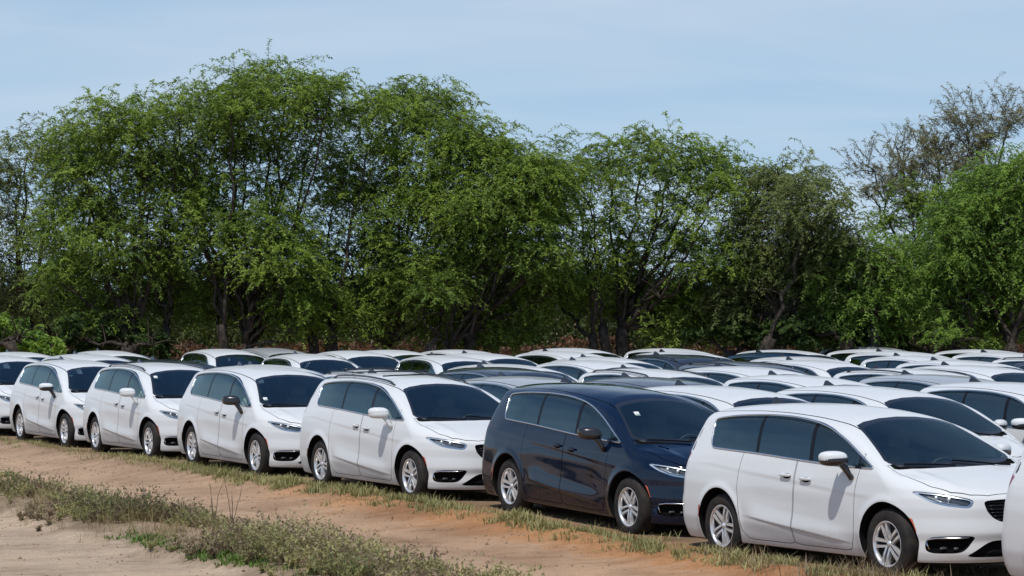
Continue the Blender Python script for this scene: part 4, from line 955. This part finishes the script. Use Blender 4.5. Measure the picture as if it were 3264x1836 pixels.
# ------------------------------------------------------------------ weeds of the strip between the tracks
def ground_pts(u, v):
    x, y = uv2xy(u, v); return np.stack([x, y, ground_z(x, y)], -1)
def weeds():
    rg = np.random.default_rng(61); parts_v, parts_f, tints, o = [], [], [], 0
    n = 2500
    u = rg.uniform(-47, -21.5, n); v = 10.95 + rg.normal(0, .43, n) + .22 * value_noise(u, u * 0, 3.0, 62)
    dn = value_noise(u, v * 1.6, 1.4, 63); dn = .6 * dn + .6 * value_noise(u, v, 2.6, 67); keep = dn > rg.uniform(-.38, .30, n); u, v, dn = u[keep], v[keep], dn[keep]
    B0 = ground_pts(u, v); k = len(u)
    hgt = (.06 + .24 * rg.uniform(0, 1, k) ** 1.6 + .16 * np.maximum(dn, 0)) * np.clip(1.15 - np.abs(v - 10.95) * .8, .35, 1.1)
    per = 9
    # stems spreading from each plant
    S0 = np.repeat(B0, per, 0); h = np.repeat(hgt, per) * rg.uniform(.6, 1.25, k * per); az = rg.uniform(0, 2 * np.pi, k * per); sp = rg.uniform(.35, 1.25, k * per) * h
    end = S0 + np.stack([np.cos(az) * sp, np.sin(az) * sp, h], -1); mid = S0 + np.stack([np.cos(az) * sp * .35, np.sin(az) * sp * .35, h * .75], -1)
    P = bez(S0, mid, end, 5)
    w_ = unit(np.cross(P[:, -1] - P[:, 0], np.array([.3, -1., .2]))) * .004; sv = np.stack([P[:, 0] - w_, P[:, 0] + w_, P[:, 3]], 1).reshape(-1, 3); sf = np.arange(len(sv)).reshape(-1, 3)
    nl = 12; t = rg.uniform(.15, 1.0, (len(P), nl)); ii = np.minimum((t * 4).astype(int), 3); fr = (t * 4 - ii)[..., None]
    ar = np.arange(len(P))[:, None]; C = P[ar, ii] * (1 - fr) + P[ar, ii + 1] * fr
    A = unit(rg.normal(0, 1, C.shape) + [0, 0, .5]); Bn = unit(np.cross(A, unit(rg.normal(0, .6, C.shape) + [0, 0, 1.0])))
    C = C.reshape(-1, 3); A = A.reshape(-1, 3); Bn = Bn.reshape(-1, 3); m_ = len(C)
    lv, lf = leaf_tris(C, A, Bn, rg.uniform(.018, .055, m_), rg.uniform(.006, .016, m_))
    hue = np.repeat(np.clip(.5 + .6 * value_noise(u, v * 1.5, 1.1, 64) + rg.normal(0, .2, k), 0, 1), per * nl)
    tint = np.clip(hue * .75 + rg.uniform(0, .25, m_), 0, 1)
    V, Fq = join([(lv, lf), (sv, sf)]); tt = np.concatenate([tint, np.full(len(sf), .8)])
    dead = np.repeat(rg.uniform(0, 1, k) < .40 + .30 * value_noise(u, v, .8, 66), per * nl)
    me = fast_mesh('weeds', V, Fq, [m_weed, m_deadleaf], False, None, np.concatenate([dead * 1, np.ones(len(sf))])); at = me.attributes.new('tint', 'FLOAT', 'POINT')
    at.data.foreach_set('value', np.concatenate([np.repeat(tint, 3), np.full(len(sv), .85)]).astype(np.float32))
    tag(obj('weeds', me), 'green and olive weeds on the strip between the two dirt tracks', kind='stuff'); return len(Fq)
NL += weeds()
def grass(name, label, n, us, vfun, hlo, hhi, leaf, r, clump=.10, blades=16, wd=.0035, tintf=None):
    rg = np.random.default_rng(r)
    u = rg.uniform(us[0], us[1], n); v = vfun(u, rg); dn = .6 * value_noise(u, v, .9, r + 1) + .7 * value_noise(u, v, 2.7, r + 3); keep = dn > rg.uniform(-.6, .8, n); u, v, dn = u[keep], v[keep], dn[keep]
    B0 = ground_pts(u, v); k = len(u)
    S0 = np.repeat(B0, blades, 0) + np.stack([rg.normal(0, clump, k * blades), rg.normal(0, clump, k * blades), np.full(k * blades, -.02)], -1)
    h = np.repeat(rg.uniform(hlo, hhi, k) * (1 + .5 * np.maximum(dn, 0)), blades) * rg.uniform(.5, 1.2, k * blades); az = rg.uniform(0, 2 * np.pi, k * blades); sp = h * rg.uniform(.2, 1.3, k * blades)
    end = S0 + np.stack([np.cos(az) * sp, np.sin(az) * sp, h], -1); mid = S0 + np.stack([np.cos(az) * sp * .2, np.sin(az) * sp * .2, h * .65], -1)
    P = bez(S0, mid, end, 4); w = np.stack([-np.sin(az), np.cos(az), 0 * az], -1)[:, None] * np.array([1, .9, .6, .1])[None, :, None] * wd
    V = np.stack([P - w, P + w], 2).reshape(-1, 3); q = len(P); i = np.arange(q * 8).reshape(q, 4, 2)
    Fq = np.stack([i[:, :-1, 0], i[:, :-1, 1], i[:, 1:, 1], i[:, 1:, 0]], -1).reshape(-1, 4)
    me = fast_mesh(name, V, Fq, [leaf], False); at = me.attributes.new('tint', 'FLOAT', 'POINT')
    t = np.repeat(np.clip(.5 + .5 * value_noise(u, v, 1.7, r + 2), 0, 1), blades * 8) * .6 + np.repeat(rg.uniform(0, .4, k * blades), 8)
    at.data.foreach_set('value', np.clip(t, 0, 1).astype(np.float32)); tag(obj(name, me), label, kind='stuff'); return len(Fq)
NL += grass('dry_grass', 'dry straw grass along the wheels of the front row of vans', 620, (-62, -21), lambda u, g: 15.22 + g.normal(0, .17, len(u)), .02, .11, m_straw, 71, .09, 22)
NL += grass('green_grass', 'low olive grass and weeds beside the front row of vans', 700, (-62, -21), lambda u, g: 15.15 + g.normal(0, .2, len(u)), .04, .12, m_weed, 72, .09, 24, .006)
NL += grass('strip_grass', 'dry grass blades among the weeds of the strip', 900, (-47, -24), lambda u, g: 10.9 + g.normal(0, .42, len(u)), .08, .24, m_straw, 73, .06, 8, .003)
NL += grass('green_mat', 'bright low green ground cover at the lower edge of the weed strip', 260, (-33.5, -24.5), lambda u, g: 10.35 + g.normal(0, .10, len(u)), .02, .07, m_fresh, 77, .07, 30, .010)
NL += grass('track_tufts', 'tiny dry tufts dotted over the dirt tracks', 420, (-50, -20.5), lambda u, g: g.uniform(7.5, 14.8, len(u)), .02, .06, m_deadleaf, 78, .035, 10, .004)
NL += grass('under_grass', 'dry grass growing under the vans of the front row', 500, (-62, -21), lambda u, g: g.uniform(15.4, 17.6, len(u)), .05, .13, m_straw, 74, .10, 14)
NL += grass('wheel_weeds', 'taller dry weeds around the front wheel of the nearest van', 110, (-26.0, -20.5), lambda u, g: 14.98 + g.normal(0, .14, len(u)) + .1 * np.sin(u * 2), .08, .24, m_deadleaf, 75, .08, 14, .004)
NL += grass('wheel_herbs', 'low green herbs on the berm by the nearest vans', 420, (-40, -20.5), lambda u, g: 15.0 + g.normal(0, .13, len(u)), .03, .13, m_weed, 76, .06, 26, .008)
def pebbles():
    rg = np.random.default_rng(91); n = 6500
    u = rg.uniform(-52, -20, n); v = rg.uniform(6.5, 15.3, n); keep = (value_noise(u, v, .7, 92) > rg.uniform(-.6, .9, n)); u, v = u[keep], v[keep]; n = len(u)
    P = ground_pts(u, v); r = rg.uniform(.005, .022, n) * np.where(rg.uniform(0, 1, n) < .06, 1.9, 1)
    octa = np.array([(1, 0, 0), (0, 1, 0), (-1, 0, 0), (0, -1, 0), (0, 0, .8), (0, 0, -.6)], float)
    V = P[:, None] + octa[None] * r[:, None, None] * rg.uniform(.6, 1.4, (n, 6, 3)); f = np.array([(0, 1, 4), (1, 2, 4), (2, 3, 4), (3, 0, 4), (1, 0, 5), (2, 1, 5), (3, 2, 5), (0, 3, 5)])
    Ft = (np.arange(n)[:, None, None] * 6 + f[None]).reshape(-1, 3)
    m = mat('clod_earth', (.23, .155, .10), .95, spec=.1)
    tag(obj('pebbles', fast_mesh('pebbles', V.reshape(-1, 3), Ft, [m], False)), 'small clods and pebbles scattered on the dirt tracks', kind='stuff')
pebbles()
# two tall dead stalks standing out of the strip
def stalk(label, u, v, h, r):
    rg = np.random.default_rng(r); b = ground_pts(np.array([u]), np.array([v]))[0]; root = empty('dead_weed', tuple(b)); tag(root, label, 'weed', 'tall dead weed stalks')
    for q in range(4):
        az = rg.uniform(0, 6.28); sp = rg.uniform(.03, .16); hh = h * rg.uniform(.6, 1)
        P = bez(np.zeros((1, 3)), np.array([[math.cos(az) * sp * .3, math.sin(az) * sp * .3, hh * .6]]), np.array([[math.cos(az) * sp, math.sin(az) * sp, hh]]), 7)[0]; P[1:] += rg.normal(0, .006, (6, 3))
        obj('stalk', fast_mesh('stalk', *tube(P, np.linspace(.006, .0025, 7), 5), [m_stalk]), root)
m_stalk = mat('dead_stalk', (.16, .115, .075), .9)
for i, (u, v, h) in enumerate(((-29.7, 11.35, .75), (-29.95, 11.2, .6), (-33.3, 11.5, .55), (-27.2, 11.3, .45))):
    stalk(('tallest dead weed stalk near the middle of the weed strip', 'shorter dead stalk just beside the tallest one', 'thin dead stalk on the left part of the weed strip', 'small dead stalk near the bottom of the weed strip')[i], u, v, h, 80 + i)
print('leaf quads', NL)
